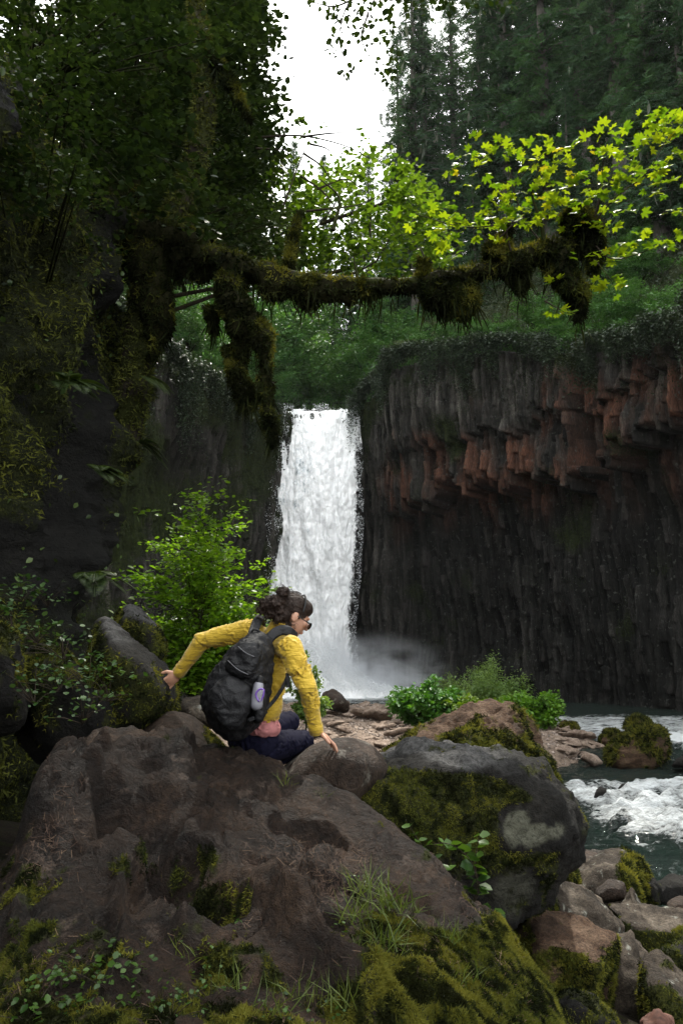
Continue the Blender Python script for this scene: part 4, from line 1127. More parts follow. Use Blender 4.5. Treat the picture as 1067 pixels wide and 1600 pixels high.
CON = [conifer_meshes(501, 46, 4.6, .10, .38, .9, M_FIR, True), conifer_meshes(502, 40, 4.0, .05, .42, .95, M_FIR2), conifer_meshes(503, 36, 3.4, .16, .30, .9, M_FIR), conifer_meshes(504, 44, 3.8, .3, .45, .8, M_FIR, True)]
UR = int(NU * .44)
FIRS = [  # px, distance behind the rim, mesh, scale, label
 (652, 17, 3, 1.02, 'tall sparse fir at the right edge of the sky gap, its boughs open against white'),
 (716, 20, 1, 1.12, 'dense dark green hemlock just right of the sky gap fir'),
 (800, 13, 0, 1.05, 'tall fir with a bare grey trunk showing and pale lichen on its boughs'),
 (760, 32, 1, 1.2, 'dark fir behind the hemlock and the grey trunked fir'),
 (868, 15, 1, 1.05, 'dense conifer directly right of the grey trunked fir'),
 (925, 22, 0, 1.05, 'dark conifer in the middle of the group above the red cliff'),
 (985, 12, 3, .95, 'conifer with drooping boughs above the maple leaves on the right'),
 (1045, 10, 1, .95, 'bushy conifer at the upper right edge of the picture'),
 (1100, 14, 0, .9, 'conifer cut by the right edge of the picture, topmost boughs pale'),
 (950, 38, 2, 1.3, 'shadowed conifer behind the group above the red cliff'),
 (836, 36, 2, 1.35, 'shadowed conifer filling the gap behind the grey trunked fir'),
 (1020, 34, 2, 1.2, 'shadowed conifer deep behind the upper right corner'),
 (690, 42, 2, 1.0, 'slim fir rising behind the hemlock near the sky gap'),
 (898, 8, 2, .62, 'small young fir standing low on the cliff edge behind the maple leaves'),
 (745, 7, 1, .5, 'short young hemlock on the cliff edge above the moss clump of the limb')]
FY_ = (90, 98, 88, 104, 80, 92, 74, 66, 62, 98, 102, 88, 100, 72, 82, 100, 92)
FIRS += [(626, 0, 3, .9, 'slender open fir leaning into the sky gap from the right'), (668, 0, 1, 1.1, 'dense conifer between the two open firs by the sky gap')]
SF = SLOPE.reshape(-1, 3)
for k, (px_, bd, mi_, sc, lab) in enumerate(FIRS):
    q = P(px_, 520, FY_[k]); q = np.array((q[0], q[1], SF[np.argmin((SF[:, 0] - q[0]) ** 2 + (SF[:, 1] - q[1]) ** 2), 2]))
    plant_tree('conifer', CON[mi_], (q[0], q[1], q[2] - .8), lab, 'conifer', 'conifers on the slope above the right cliff', k * 2.1, sc * (1.45 if sc > .7 else 1))
# far side of the valley
FAR = [(588, 125, 38, 2, .58, 'distant small fir whose tip pokes into the sky gap'), (560, 135, 40, 2, .62, 'distant fir just left of the one poking into the sky'),
       (524, 120, 36, 1, .5, 'distant fir low in the middle of the sky gap'), (618, 112, 38, 1, .68, 'distant fir in front of the right edge of the sky gap'), (478, 120, 36, 2, .62, 'distant fir behind the bare twigs, left of the gap'), (600, 104, 34, 0, .45, 'fir low behind the yellow green leaves in the middle of the valley'), (505, 110, 36, 0, .72, 'far fir left of centre, low in the sky gap'), (548, 115, 36, 2, .92, 'far fir in the middle below the sky gap'), (577, 106, 36, 1, .78, 'far hemlock right of centre, low in the sky gap'), (455, 108, 36, 1, .85, 'far hemlock behind the left end of the thicket'), (640, 112, 40, 1, .75, 'dark fir behind the lime green thicket')]
for k, (px_, Y_, zb, mi_, sc, lab) in enumerate(FAR):
    q = P(px_, 600, Y_)
    plant_tree('conifer', CON[mi_], (q[0], q[1], zb), lab, 'conifer', 'conifers far up the valley', k * 1.3, sc * 1.25)
LFT = [(402, 12, 1, .95, 'dark conifer whose ragged boughs border the sky on the left'), (352, 18, 0, .95, 'dark conifer behind the left foliage, mostly hidden'), (436, 26, 2, .8, 'slim dark conifer left of the sky gap, behind the twigs'), (295, 12, 2, .9, 'dark conifer over the left cliff behind hanging leaves')]
for k, (px_, bd, mi_, sc, lab) in enumerate(LFT):
    q = on_slope(px_, bd, 0, int(NU * .44))
    plant_tree('conifer', CON[mi_], (q[0], q[1], q[2] - .8), lab, 'conifer', 'conifers above the left cliff', k * 1.7, sc)

# broadleaf crowns in the valley mouth and over both rims
BR = [broad_meshes(521, 11, 4.0, 4.8, 6.2, 15000, .22, M_VALLEY, 26, 9, .3, .7, .16), broad_meshes(522, 8, 3.4, 3.6, 4.3, 13000, .2, M_VALLEY, 24, 9, .3, .7, .12), broad_meshes(523, 5, 3.0, 2.3, 2.6, 9000, .2, M_VALLEY, 20, 8, .32, .8, .08)]
VT = [(448, 88, 27.5, 1, .9), (478, 92, 28, 0, .8), (520, 104, 28, 2, 1.0), (550, 98, 28, 1, .85), (590, 92, 29, 0, .9), (622, 88, 31, 1, .9), (430, 84, 27.5, 0, 1.0), (640, 95, 33, 0, 1.1), (470, 115, 29, 0, 1.2), (560, 120, 29, 0, 1.15), (600, 112, 30, 1, 1.4), (535, 88, 27.2, 2, .7), (495, 86, 27.0, 2, .75), (420, 90, 29, 0, 1.2), (575, 85, 27.8, 2, .7), (455, 84, 27, 2, .7)]
VTL = ['rounded green tree left of the waterfall lip', 'green tree directly above the waterfall lip, left half', 'low bright tree far back in the valley mouth', 'green tree directly above the waterfall lip, right half', 'tall green tree behind the cliff edge right of the waterfall', 'green tree leaning over the cliff edge right of the waterfall', 'green tree beside the hanging moss, at the left of the lip', 'dark green tree behind the pale shrub on the right cliff edge', 'tall far tree behind the left half of the lip', 'tall far tree behind the right half of the lip', 'far tree seen under the mossy limb near the moss clump', 'low shrub at the waterfall lip, right of centre', 'low shrub at the waterfall lip, left of centre', 'dark tree behind the hanging mossy branch', 'shrub at the right end of the waterfall lip', 'shrub at the left end of the waterfall lip']
for k, (px_, Y_, zb, mi_, sc) in enumerate(VT):
    q = P(px_, 600, Y_)
    plant_tree('broadleaf_tree', BR[mi_], (q[0], q[1], zb - .3 + max(Y_ - 84, 0) * .16), VTL[k], 'tree' if mi_ < 2 else 'shrub', 'green trees in the valley above the waterfall', k * 1.1, sc * (1.7 if mi_ < 2 else 1.1))
LR_ = [(245, 5, 0, .8, 'blue green tree on the left cliff edge beside the trunk'), (290, 4, 1, 1.0, 'blue green tree on the left cliff, between trunk and hanging moss'), (335, 3, 1, .9, 'tree whose pale leaves spill over the left cliff beside the hanging moss'), (380, 4, 0, .85, 'tree on the left cliff behind the hanging mossy branch'), (415, 3, 1, .8, 'tree on the left cliff edge nearest the waterfall'), (265, 12, 0, 1.3, 'tall shadowed tree behind the left cliff edge'), (350, 11, 0, 1.3, 'tall shadowed tree over the left cliff behind the limb')]
for k, (px_, bd, mi_, sc, lab) in enumerate(LR_):
    q = on_slope(px_, bd, 0, int(NU * .44))
    plant_tree('broadleaf_tree', BR[mi_], (q[0], q[1], q[2] - 1.5), lab, 'tree', 'broadleaf trees above the left cliff', k * 1.9, sc * 1.3)
M_PSH = leaf_mat('pale_shrub_leaves', (.05, .075, .03), (.12, .15, .06), .3, None, .5, 1.3)
for k, (px_, bd, sc, lab) in enumerate([(648, 1.5, 1.0, 'pale yellow green shrub on the cliff edge under the moss clump'), (612, .8, .55, 'small mossy green shrub at the cliff corner beside the waterfall lip'), (700, 2.5, .8, 'pale green shrub right of the cliff edge shrub, in the shade of the limb')]):
    q = on_slope(px_, bd, UR)
    plant_tree('shrub', broad_meshes(530 + k, 4, 2.6, 2.4, 2.2, 7000, .2, M_PSH, 22, 9, .3, .9, .05), (q[0], q[1], q[2] - .6), lab, 'shrub', None, k, sc)

# scrub on the slopes above the rims, and small plants rooted in the cliff
rng = np.random.default_rng(540)
sv = SLOPE.reshape(-1, 3); sf = grid_faces(NU, NS - 1, flip=True)
wgt = ((sv[:, 1] > 30) & (np.tile(back, NU) < 40)).astype(float)
p_, n_s = moss_points(sv, sf, wgt, 16000, rng)
hgt = np.maximum(0, .9 + 3.0 * fbm(p_, .5, 3, 7) + .3)
pp = np.repeat(p_, 11, 0) + rng.normal(size=(176000, 3)) * (.5, .5, .35) + np.column_stack((np.zeros(176000), np.zeros(176000), np.repeat(hgt, 11) * rng.random(176000)))
v, f, r = leafy(pp, rng.normal(size=pp.shape), .3, rng, DIAM_V, DIAM_F, .9)
r = np.clip(.5 * r + .5 * np.repeat(np.repeat(rng.random(16000), 11), 4), 0, 1)
tag(link('scrub', mesh('scrub', v, f, M_SCRUB, smooth=False, attrs={'rnd': r})), 'dark low scrub covering the slopes above the cliffs', 'scrub', kind='stuff')
cv = V.reshape(-1, 3)[:]; cf_ = grid_faces(NU, NW + NS - 1, flip=True)
mk = np.zeros(V.shape[:2]); mk[:, :NW] = np.clip(moss[:, :NW] * 1.6 - .25, 0, 1) + 1.6 * sstep(.78, .95, rows + .06 * fbm(P3, .25, 3, 95))[None].reshape(NU, NW) * rightside[:, None] + .25 * sstep(.9, 1, rows)[None]
mk[:, :NW] += .5 * leftside[:, None]
mk[:, :NW] *= np.clip(.6 + 1.6 * fbm(P3, .35, 3, 91), 0, 1.5)
mk *= (V[..., 1] > 35); mk[:, :NW] *= .35 + .65 * sstep(13, 20, Zr)
p_, n_c = moss_points(cv, cf_, mk.ravel(), 20000, rng)
pp = np.repeat(p_ + n_c * .1, 5, 0) + rng.normal(size=(100000, 3)) * .22
v, f, r = leafy(pp, rng.normal(size=pp.shape) + np.repeat(n_c, 5, 0), .15, rng, DIAM_V, DIAM_F, .9, .5)
tag(link('cliff_plants', mesh('cliff_plants', v, f, leaf_mat('cliff_leaves', (.010, .018, .007), (.04, .055, .02), .2, None, .8, 1.2), smooth=False, attrs={'rnd': np.clip(.5 * r + .5 * np.repeat(np.repeat(rng.random(20000), 5), 4), 0, 1)})), 'small leafy plants and moss rooted all over the cliff faces', 'cliff plants', kind='stuff')

rng = np.random.default_rng(555)
ORD2 = ['first','second','third','fourth','fifth','sixth','seventh','eighth','ninth','tenth','eleventh','twelfth','thirteenth','fourteenth','fifteenth']
KINDS_ = ['round dark shrub', 'spreading green shrub', 'low leafy shrub']
k = 0
while k < 34:
    px_ = 590 + 15.5 * k + rng.normal() * 6; Y_ = rng.uniform(60, 84) - max(px_ - 800, 0) * .05
    q = P(px_, 520, Y_); i_ = np.argmin((SF[:, 0] - q[0]) ** 2 + (SF[:, 1] - q[1]) ** 2); q = SF[i_]
    plant_tree('slope_shrub', BR[2 if k % 3 else 1], (q[0], q[1], q[2] - .5), KINDS_[k % 3] + ' on the slope above red cliff, ' + ORD2[k // 3] + ' one from the left', 'shrub', 'shrubs on the slope above the right cliff', k * 1.3, rng.uniform(.45, .9))
    k += 1

# greenery hanging over the right-hand rim
rng = np.random.default_rng(557)
iu = rng.integers(int(NU * .49), int(NU * .86), 2600); 
hang = wall[iu, int(NW * .93)].copy(); hang[:, 2] = PTOP[iu]; nn3 = np.column_stack((PN[iu], np.zeros(len(iu))))
iu = np.concatenate((iu, rng.integers(int(NU * .2), int(NU * .42), 1400))); hang = wall[iu, int(NW * .93)].copy(); hang[:, 2] = PTOP[iu]; nn3 = np.column_stack((PN[iu], np.zeros(len(iu))))
ln_ = .3 + 7.5 * np.clip(.45 + 1.6 * noise(np.stack((arc[iu] * .35, arc[iu] * 0, arc[iu] * 0), -1), 66), 0.03, 1) ** 2 * rng.random(len(iu))
m_h = 26
tt_ = rng.random((len(iu), m_h))
pp = hang[:, None] + nn3[:, None] * (.55 + .5 * rng.random((len(iu), m_h, 1))) - np.array((0, 0, 1.)) * (ln_[:, None] * tt_)[..., None] + rng.normal(size=(len(iu), m_h, 3)) * .22 + np.array((0, 0, .35))
pp = pp.reshape(-1, 3)
v, f, r = leafy(pp, rng.normal(size=pp.shape) + (0, 0, -.8), .24, rng, DIAM_V, DIAM_F, .9, .6)
tag(link('rim_greenery', mesh('rim_greenery', v, f, M_SCRUB, smooth=False, attrs={'rnd': np.clip(.5 * r + .5 * np.repeat(np.repeat(rng.random(len(iu)), m_h), 4), 0, 1)})), 'dark greenery hanging over the rims of both cliffs', 'hanging plants', kind='stuff')

# ---- bushes on the gravel bar
def bush(name, px_, py_, Y_, wpx, hpx, label, cat='bush', **kw):
    q = P(px_, py_, Y_); q[2] = float(ground_z(q[0], q[1])) if Y_ > 14 else q[2]
    top = P(px_, py_ - hpx, Y_)[2]; h = top - q[2]; r = wpx / 2 / F * Y_ * 1.02
    k = dict(seed=600 + px_, h=h, rx=r, rz=h * .48, cz=h * .55, nl=9000, size=.16, mat=M_HERB, limbs=30, twigs=8, spread=.26, flat=.7, trunk_r=.03, multi=4, squash=.8, ry=r * .8)
    k.update(kw)
    return plant_tree(name, broad_meshes(**k), q - (0, 0, .1), label, cat, parts=('stems', 'leaves'))
bush('bush', 662, 1140, 37, 122, 78, 'dense dark green bush at the left end of the gravel bar bushes', nl=12000, size=.2, mat=leaf_mat('bush_dark', (.03, .11, .015), (.11, .26, .03), .35, None, .45, 1.3))
bush('bush', 750, 1120, 42, 135, 88, 'feathery pale green willow bush rising behind the others on the gravel bar', nl=16000, size=.2, mat=M_WILLOW, tv=NEED_V, tf=DIAM_F, limbs=40, squash=1.4)
bush('bush', 838, 1146, 37, 98, 64, 'bright green bush at the right end of the gravel bar bushes', nl=10000, size=.17)
bush('bush', 742, 1128, 35, 90, 42, 'low lime green bush directly behind the rust brown boulder', nl=5000, size=.17, mat=leaf_mat('bush_lime', (.09, .17, .015), (.19, .28, .02), .4, None, .45, 1.4))
bush('shrub', 478, 1130, 12, 78, 118, 'thin pale leaved shrub between the right arm of the person and the gravel bar', 'shrub', nl=5200, size=.055, mat=M_WILLOW, trunk_r=.008, limbs=16, flat=.9)
# young alder behind the person
q = P(296, 1130, 9.4)
ms = broad_meshes(641, 2.95, .82, 1.25, 1.55, 10500, .072, M_ALDER, 60, 9, .36, .45, .016, ry=.7, multi=2, squash=.3)
plant_tree('young_alder', ms, q - (0, 0, .1), 'slender young alder with fresh green leaves between left wall and person', 'tree')
q = P(372, 1110, 9.9)
plant_tree('young_alder', broad_meshes(642, 1.6, .5, .65, .95, 4000, .065, M_ALDER, 30, 7, .4, .45, .012, multi=2, squash=.3), q, 'low leafy alder shoot right behind the shoulders of the person', 'shrub')

# ---- leaf sprays for the near trees, given as clusters
def cluster_leaves(cl, size, rng, tv=OVAL_V, tf=OVAL_F, flat=.45, squash=.35, hang=.25):
    """cl rows: px, py, Y, radius in photo pixels, leaf count"""
    pos, ax = [], []
    for (px_, py_, Y_, rp, n) in cl:
        c = P(px_, py_, Y_); r = rp / F * Y_ * 1.1
        n = int(n)
        j = rng.normal(size=(n, 3)) * (r * .5, r * .5, r * .5 * squash)
        pos.append(c + j); ax.append(j / (np.linalg.norm(j, axis=1, keepdims=True) + 1e-6))
    return leafy(np.concatenate(pos), np.concatenate(ax), size, rng, tv, tf, flat, hang)

def twig_to(mb, pts, r0, r1, n=10, m=0):
    v, f = tube(smooth_path(pts, n), np.linspace(r0, r1, n), 5); mb.add(v, f, None, m)

# the mossy maple: trunk on the left wall, one limb reaching level across the gorge
rng = np.random.default_rng(700)
mo = empty('mossy_maple', P(205, 600, 8.6)); tag(mo, 'old maple on the left wall with one level moss draped limb across the picture', 'tree')
O = np.array(mo.location)
tk = MB()
LIMB = [(200, 395, 8.5), (270, 392, 8.35), (340, 398, 8.2), (400, 418, 8.1), (470, 436, 8.0), (560, 443, 7.9), (640, 443, 7.8), (700, 432, 7.7), (752, 418, 7.65), (800, 400, 7.6), (850, 384, 7.55), (905, 366, 7.5), (930, 352, 7.5)]
lp = smooth_path([P(*a) for a in LIMB], 60)
tv_, tf_ = tube(smooth_path([P(190, 690, 8.8), P(215, 560, 8.6), P(235, 420, 8.5), P(290, 300, 8.5), P(320, 150, 8.6), P(300, -40, 8.8)], 40) - O, np.linspace(.2, .09, 40), 12, .25, 3); tk.add(tv_, tf_)
trk = link('trunk', tk.mesh('trunk', M_BARK), mo)
p_, n_ = moss_points(tv_, tf_, np.ones(len(tv_)), 9000, rng)
v, f, r = tufts(p_, n_, .05, 702, .3)
link('moss', mesh('moss', v, f, M_WMOSS, smooth=False, attrs={'rnd': r}), trk)
lm = MB()
v, f = tube(lp - O, np.linspace(.10, .035, 60), 10, .3, 4); lm.add(v, f)
for a in ([(752, 418, 7.65), (790, 370, 7.6), (800, 352, 7.6)], [(655, 440, 7.8), (662, 405, 7.8), (655, 385, 7.85)], [(850, 384, 7.55), (845, 350, 7.5), (830, 300, 7.45), (842, 262, 7.4)], [(905, 366, 7.5), (932, 330, 7.4), (935, 300, 7.3)], [(560, 443, 7.9), (552, 400, 7.9)], [(520, 360, 8.3), (530, 310, 8.4), (500, 280, 8.5)]):
    twig_to(lm, [P(*q) - O for q in a], .026, .006)
link('limb', lm.mesh('limb', M_BARK), mo)
# moss sleeve: closed lumpy bodies under a coat of tufts
def sleeve(path, rad, seed, hangd=0):
    v, f = tube(path, rad, 16, .45, seed)
    if hangd:
        c = np.repeat(path, 16, 0); d = v - c
        low = np.clip(-d[:, 2], 0, None)
        v[:, 2] -= hangd * low * np.clip(.3 + 3 * fbm(v * (1, 1, 0), 2.2, 3, seed), 0, 2.5)
    return v, f
bodies = []
RS = .8
lr = np.interp(np.linspace(0, 1, 60), (0, .15, .3, .42, .55, .62, .68, .74, .82, .9, 1), (.17, .18, .16, .16, .10, .085, .15, .11, .14, .12, .05))
off_ = np.column_stack((np.zeros(60), np.zeros(60), np.interp(np.linspace(0, 1, 60), (0, .4, .6, 1), (-.04, -.06, -.03, -.05))))
bodies.append(sleeve(lp + off_, lr * .7, 11, .8))
def lump(pts, rad, seed, hangd=.3, n=16):
    p = smooth_path([P(*q) for q in pts], n)
    bodies.append(sleeve(p, np.interp(np.linspace(0, 1, n), np.linspace(0, 1, len(rad)), rad) * (.82 if pts[0][0] > 675 else .76), seed, hangd))
lump([(690, 440, 7.7), (695, 465, 7.7), (700, 492, 7.7)], (.20, .24, .05), 12)
lump([(725, 440, 7.7), (728, 470, 7.7), (722, 500, 7.7)], (.12, .14, .03), 13)
lump([(800, 400, 7.6), (810, 430, 7.6), (812, 460, 7.6)], (.16, .13, .03), 14)
lump([(770, 405, 7.6), (785, 380, 7.6), (798, 352, 7.6)], (.15, .08, .02), 15, 0)
lump([(860, 390, 7.55), (880, 430, 7.5), (905, 470, 7.5), (903, 500, 7.5)], (.18, .15, .12, .03), 16)
lump([(900, 350, 7.5), (925, 380, 7.45), (925, 430, 7.45)], (.18, .15, .03), 17)
lump([(880, 350, 7.5), (905, 338, 7.5), (920, 345, 7.5)], (.08, .12, .06), 18, 0)
lump([(660, 405, 7.8), (662, 420, 7.8), (664, 440, 7.8)], (.04, .07, .09), 19, 0)
lump([(560, 445, 7.9), (575, 452, 7.9), (600, 450, 7.9)], (.08, .10, .05), 20)
lump([(480, 440, 8.0), (480, 462, 8.0), (490, 478, 8.0)], (.20, .15, .03), 21)
# the broken limb hanging under it
lump([(362, 405, 8.1), (360, 450, 8.1), (372, 500, 8.1), (385, 540, 8.1)], (.16, .20, .19, .10), 31, .2, 22)
lump([(372, 470, 8.1), (395, 505, 8.05), (412, 530, 8.0), (415, 580, 8.0), (416, 630, 8.0), (424, 668, 8.0), (430, 702, 8.0)], (.10, .14, .13, .075, .07, .10, .02), 32, .15, 40)
lump([(368, 540, 8.1), (372, 590, 8.1), (378, 640, 8.1)], (.15, .10, .03), 33, .1)
lump([(380, 595, 8.05), (388, 615, 8.05), (396, 640, 8.05)], (.05, .08, .02), 34, .1)
lump([(330, 480, 8.2), (336, 520, 8.2)], (.07, .03), 35, .1)
lump([(318, 60, 8.6), (340, 100, 8.5), (370, 145, 8.4), (392, 192, 8.4)], (.05, .07, .06, .02), 36, .1)
lump([(450, 420, 8.1), (456, 380, 8.3), (470, 330, 8.5)], (.05, .05, .015), 37, .1, 18)
lump([(215, 380, 8.4), (235, 430, 8.4), (245, 500, 8.4), (240, 560, 8.4)], (.30, .30, .22, .04), 39, .2)
lump([(225, 300, 8.4), (150, 340, 8.4), (330, 385, 8.3)], (.25, .25, .15), 40, .2)
mb_ = MB()
allp, alln = [], []
for k, (v, f) in enumerate(bodies):
    v = v + .03 * fbm(v, 9, 3, k)[:, None]
    mb_.add(v - O, f)
    nr_ = vnormals(v, f)
    if (nr_ * (v - v.mean(0))).sum() < 0: nr_ = -nr_
    ar = np.linalg.norm(np.ptp(v, axis=0)) * .12
    p_, n_ = moss_points(v, f, np.ones(len(v)), int(9000 * ar + 1500), rng)
    c = v.mean(0); 
    # outward
    sg = np.sign(((vnormals(v, f)) * 1).sum()); 
    allp.append(p_); alln.append(n_)
p_ = np.concatenate(allp); n_ = np.concatenate(alln)
M_SLEEVE = plain_mat('moss_sleeve', (.010, .010, .003), .95, .1, .5, 30)
sl_ = link('moss_sleeve', mb_.mesh('moss_sleeve', M_SLEEVE), mo)
d_ = n_ * np.where(n_[:, 2:3] > .3, 1.0, .8); d_[:, 2] -= np.where(n_[:, 2] < .3, .9, 0)
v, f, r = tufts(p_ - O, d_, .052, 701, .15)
r = np.clip(.35 * r + .18 + 1.1 * np.repeat(fbm(p_, 3.5, 3, 5), len(TUFT_V)) + .42 * np.repeat(n_[:, 2], len(TUFT_V)), 0, 1)  # by facing: bright tops, dark undersides, light and shade painted into the moss
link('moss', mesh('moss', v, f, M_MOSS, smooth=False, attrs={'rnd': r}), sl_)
# long hanging strands under the limb
k = rng.integers(0, len(p_), 7000); k = k[(n_[k, 2] < -.1)]
v, f, r = scatter(NEED_V * (.12, 1, 1), DIAM_F, p_[k] - O, frames_dir(np.tile((0, 0, -1.), (len(k), 1)) + rng.normal(size=(len(k), 3)) * .25, rng), .05 + .3 * rng.random(len(k)) ** 3, rng)
link('hanging_strands', mesh('hanging_strands', v, f, M_MOSS, smooth=False, attrs={'rnd': r * .5}), sl_)

# its bright leaves at the right end
CLM = [(745,268,7.5,40,14),(790,240,7.5,40,16),(735,240,7.6,30,9),(850,240,7.4,32,11),(866,262,7.4,18,6),(725,350,7.5,38,16),(770,335,7.5,40,16),(800,352,7.5,26,10),(705,378,7.5,20,7),(650,335,7.6,26,6),(690,345,7.5,16,4),(812,300,7.4,34,13),(870,290,7.4,38,14),(905,285,7.3,30,10),(842,325,7.4,36,14),(882,335,7.4,34,12),(930,320,7.3,40,16),(945,222,7.2,36,15),(955,250,7.2,30,10),(1005,190,7.1,30,12),(1048,185,7.1,28,11),(1010,235,7.1,28,9),(1020,262,7.1,22,8),(1045,290,7.1,26,10),(970,290,7.2,24,8),(985,372,7.2,20,7),(1030,382,7.1,22,9),(960,400,7.2,26,10),(935,350,7.3,26,9),(955,445,7.2,26,10),(866,484,7.3,9,3),(880,488,7.3,8,3),(868,438,7.4,8,2),(900,360,7.4,22,7),(780,385,7.5,22,6),(1062,240,7.0,22,9),(1060,200,7.0,20,8),(1030,215,7.1,22,7),(1062,330,7.0,18,6),(990,330,7.1,16,3),(920,400,7.3,18,4)]
CLM = [(a, b2, c2, d2, int(n2 * 1.55)) for a, b2, c2, d2, n2 in CLM]
v, f, r = cluster_leaves(CLM, .142, rng, MAPLE_V, MAPLE_F, .42, .3, .15)
mb_ = MB(); mb_.add(v - O, f, r)
for a in ([(850, 384, 7.55), (820, 345, 7.5), (800, 290, 7.5), (790, 245, 7.5)], [(800, 352, 7.5), (765, 380, 7.5), (745, 340, 7.5)], [(800, 400, 7.5), (790, 350, 7.5), (808, 285, 7.45), (850, 240, 7.4)], [(925, 350, 7.4), (935, 310, 7.3), (945, 225, 7.2)], [(925, 350, 7.4), (965, 305, 7.2), (1010, 270, 7.1), (1050, 200, 7.1)], [(925, 380, 7.4), (960, 405, 7.2), (1030, 385, 7.1)], [(925, 400, 7.4), (955, 440, 7.2)], [(820, 345, 7.5), (730, 355, 7.5), (650, 335, 7.6)], [(850, 470, 7.4), (880, 487, 7.3)]):
    twig_to(mb_, [P(*q) - O for q in a], .009, .0025, 12, 1)
mt_ = mb_.mesh('leaves', [M_MAPLE, M_TWIG])
lv = link('leaves', mt_, mo)

# lime green vine maple between limb and sky
rng = np.random.default_rng(720)
vm = empty('vine_maple', P(230, 520, 11)); tag(vm, 'lime green leafy thicket rising behind the mossy limb, below the sky gap', 'tree')
O2 = np.array(vm.location)
cl = []
for k in range(190):
    px_ = rng.uniform(430, 690); lo = np.interp(px_, (430, 480, 560, 620, 690), (240, 300, 240, 235, 330))
    py_ = rng.uniform(lo, 425); cl.append((px_, py_, rng.uniform(10.5, 13), rng.uniform(14, 32), 24))
v, f, r = cluster_leaves(cl, .10, rng, OVAL_V * (1.25, 1, 1), OVAL_F, .5, .35)
mb_ = MB(); mb_.add(v - O2, f, r); link('leaves', mb_.mesh('leaves', M_VINE), vm)
mb_ = MB()
for a in ([(230, 500, 11), (380, 440, 11.3), (500, 350, 11.5), (560, 250, 11.5)], [(230, 470, 11), (400, 440, 11.5), (560, 425, 11.8), (610, 370, 11.8), (650, 270, 12)], [(380, 440, 11.3), (445, 380, 11.2), (440, 250, 11)], [(500, 350, 11.5), (560, 330, 11.4), (640, 305, 11.4), (680, 300, 11.4)], [(500, 432, 11.7), (570, 400, 11.8), (580, 300, 11.8)], [(610, 370, 11.8), (650, 365, 11.8), (690, 350, 11.8)]):
    twig_to(mb_, [P(*q) - O2 for q in a], .035, .006, 16)
link('stems', mb_.mesh('stems', M_TWIG), vm)

# bare moss bearded twigs against the sky
bt = empty('bare_branch', P(440, 330, 9.5)); tag(bt, 'bare dark branch with thin twigs reaching from the left foliage into the sky gap', 'branch')
O3 = np.array(bt.location); mb_ = MB()
for a in ([(440, 330, 9.5), (462, 270, 9.5), (478, 230, 9.5), (490, 210, 9.5)], [(400, 215, 9.5), (470, 212, 9.5), (540, 228, 9.5), (580, 250, 9.5)], [(470, 214, 9.5), (520, 208, 9.4), (560, 208, 9.4)], [(470, 275, 9.5), (505, 300, 9.5), (535, 340, 9.5)], [(475, 240, 9.5), (505, 262, 9.5), (518, 290, 9.5)], [(495, 296, 9.5), (540, 280, 9.5), (570, 300, 9.5)], [(478, 330, 9.5), (560, 320, 9.5), (600, 300, 9.5)], [(400, 232, 9.5), (450, 234, 9.5)], [(485, 225, 9.5), (510, 232, 9.4), (520, 246, 9.4)]):
    twig_to(mb_, [P(*q) - O3 for q in a], .016, .004, 12)
link('twigs', mb_.mesh('twigs', M_TWIG), bt)
v, f, r = cluster_leaves([(480, 215, 9.5, 14, 10), (520, 246, 9.4, 8, 5), (545, 230, 9.5, 10, 8), (575, 222, 9.4, 12, 10), (505, 268, 9.5, 10, 6), (560, 205, 9.4, 8, 4), (600, 235, 9.4, 14, 12), (560, 262, 9.5, 14, 14), (460, 190, 9.5, 14, 14), (455, 250, 9.5, 16, 18), (475, 262, 9.5, 10, 8), (530, 290, 9.5, 12, 8), (505, 195, 9.5, 6, 4)], .075, rng)
link('leaves', mesh('leaves', v - O3, f, M_VINE, attrs={'rnd': r}), bt)

# dark leafy trees on the left bank
rng = np.random.default_rng(740)
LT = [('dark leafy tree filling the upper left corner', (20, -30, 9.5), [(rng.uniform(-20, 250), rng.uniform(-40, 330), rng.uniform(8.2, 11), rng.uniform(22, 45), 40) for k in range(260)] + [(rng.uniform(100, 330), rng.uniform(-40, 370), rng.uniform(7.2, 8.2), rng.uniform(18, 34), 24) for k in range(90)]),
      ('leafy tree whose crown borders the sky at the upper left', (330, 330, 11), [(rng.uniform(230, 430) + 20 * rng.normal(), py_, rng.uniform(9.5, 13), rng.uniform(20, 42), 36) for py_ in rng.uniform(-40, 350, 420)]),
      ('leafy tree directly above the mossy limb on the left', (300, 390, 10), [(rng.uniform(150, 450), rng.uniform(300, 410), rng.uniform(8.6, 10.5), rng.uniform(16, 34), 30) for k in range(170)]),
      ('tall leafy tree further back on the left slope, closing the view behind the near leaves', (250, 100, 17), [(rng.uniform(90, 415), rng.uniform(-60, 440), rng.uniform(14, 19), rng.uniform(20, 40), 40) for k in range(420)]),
      ('shadowed leafy tree low on the left wall', (60, 420, 9), [(rng.uniform(-20, 190), rng.uniform(270, 420), rng.uniform(7.4, 9.0), rng.uniform(16, 34), 26) for k in range(120)] + [(rng.uniform(-20, 150), rng.uniform(60, 330), rng.uniform(5.8, 6.8), rng.uniform(20, 40), 26) for k in range(75)])]
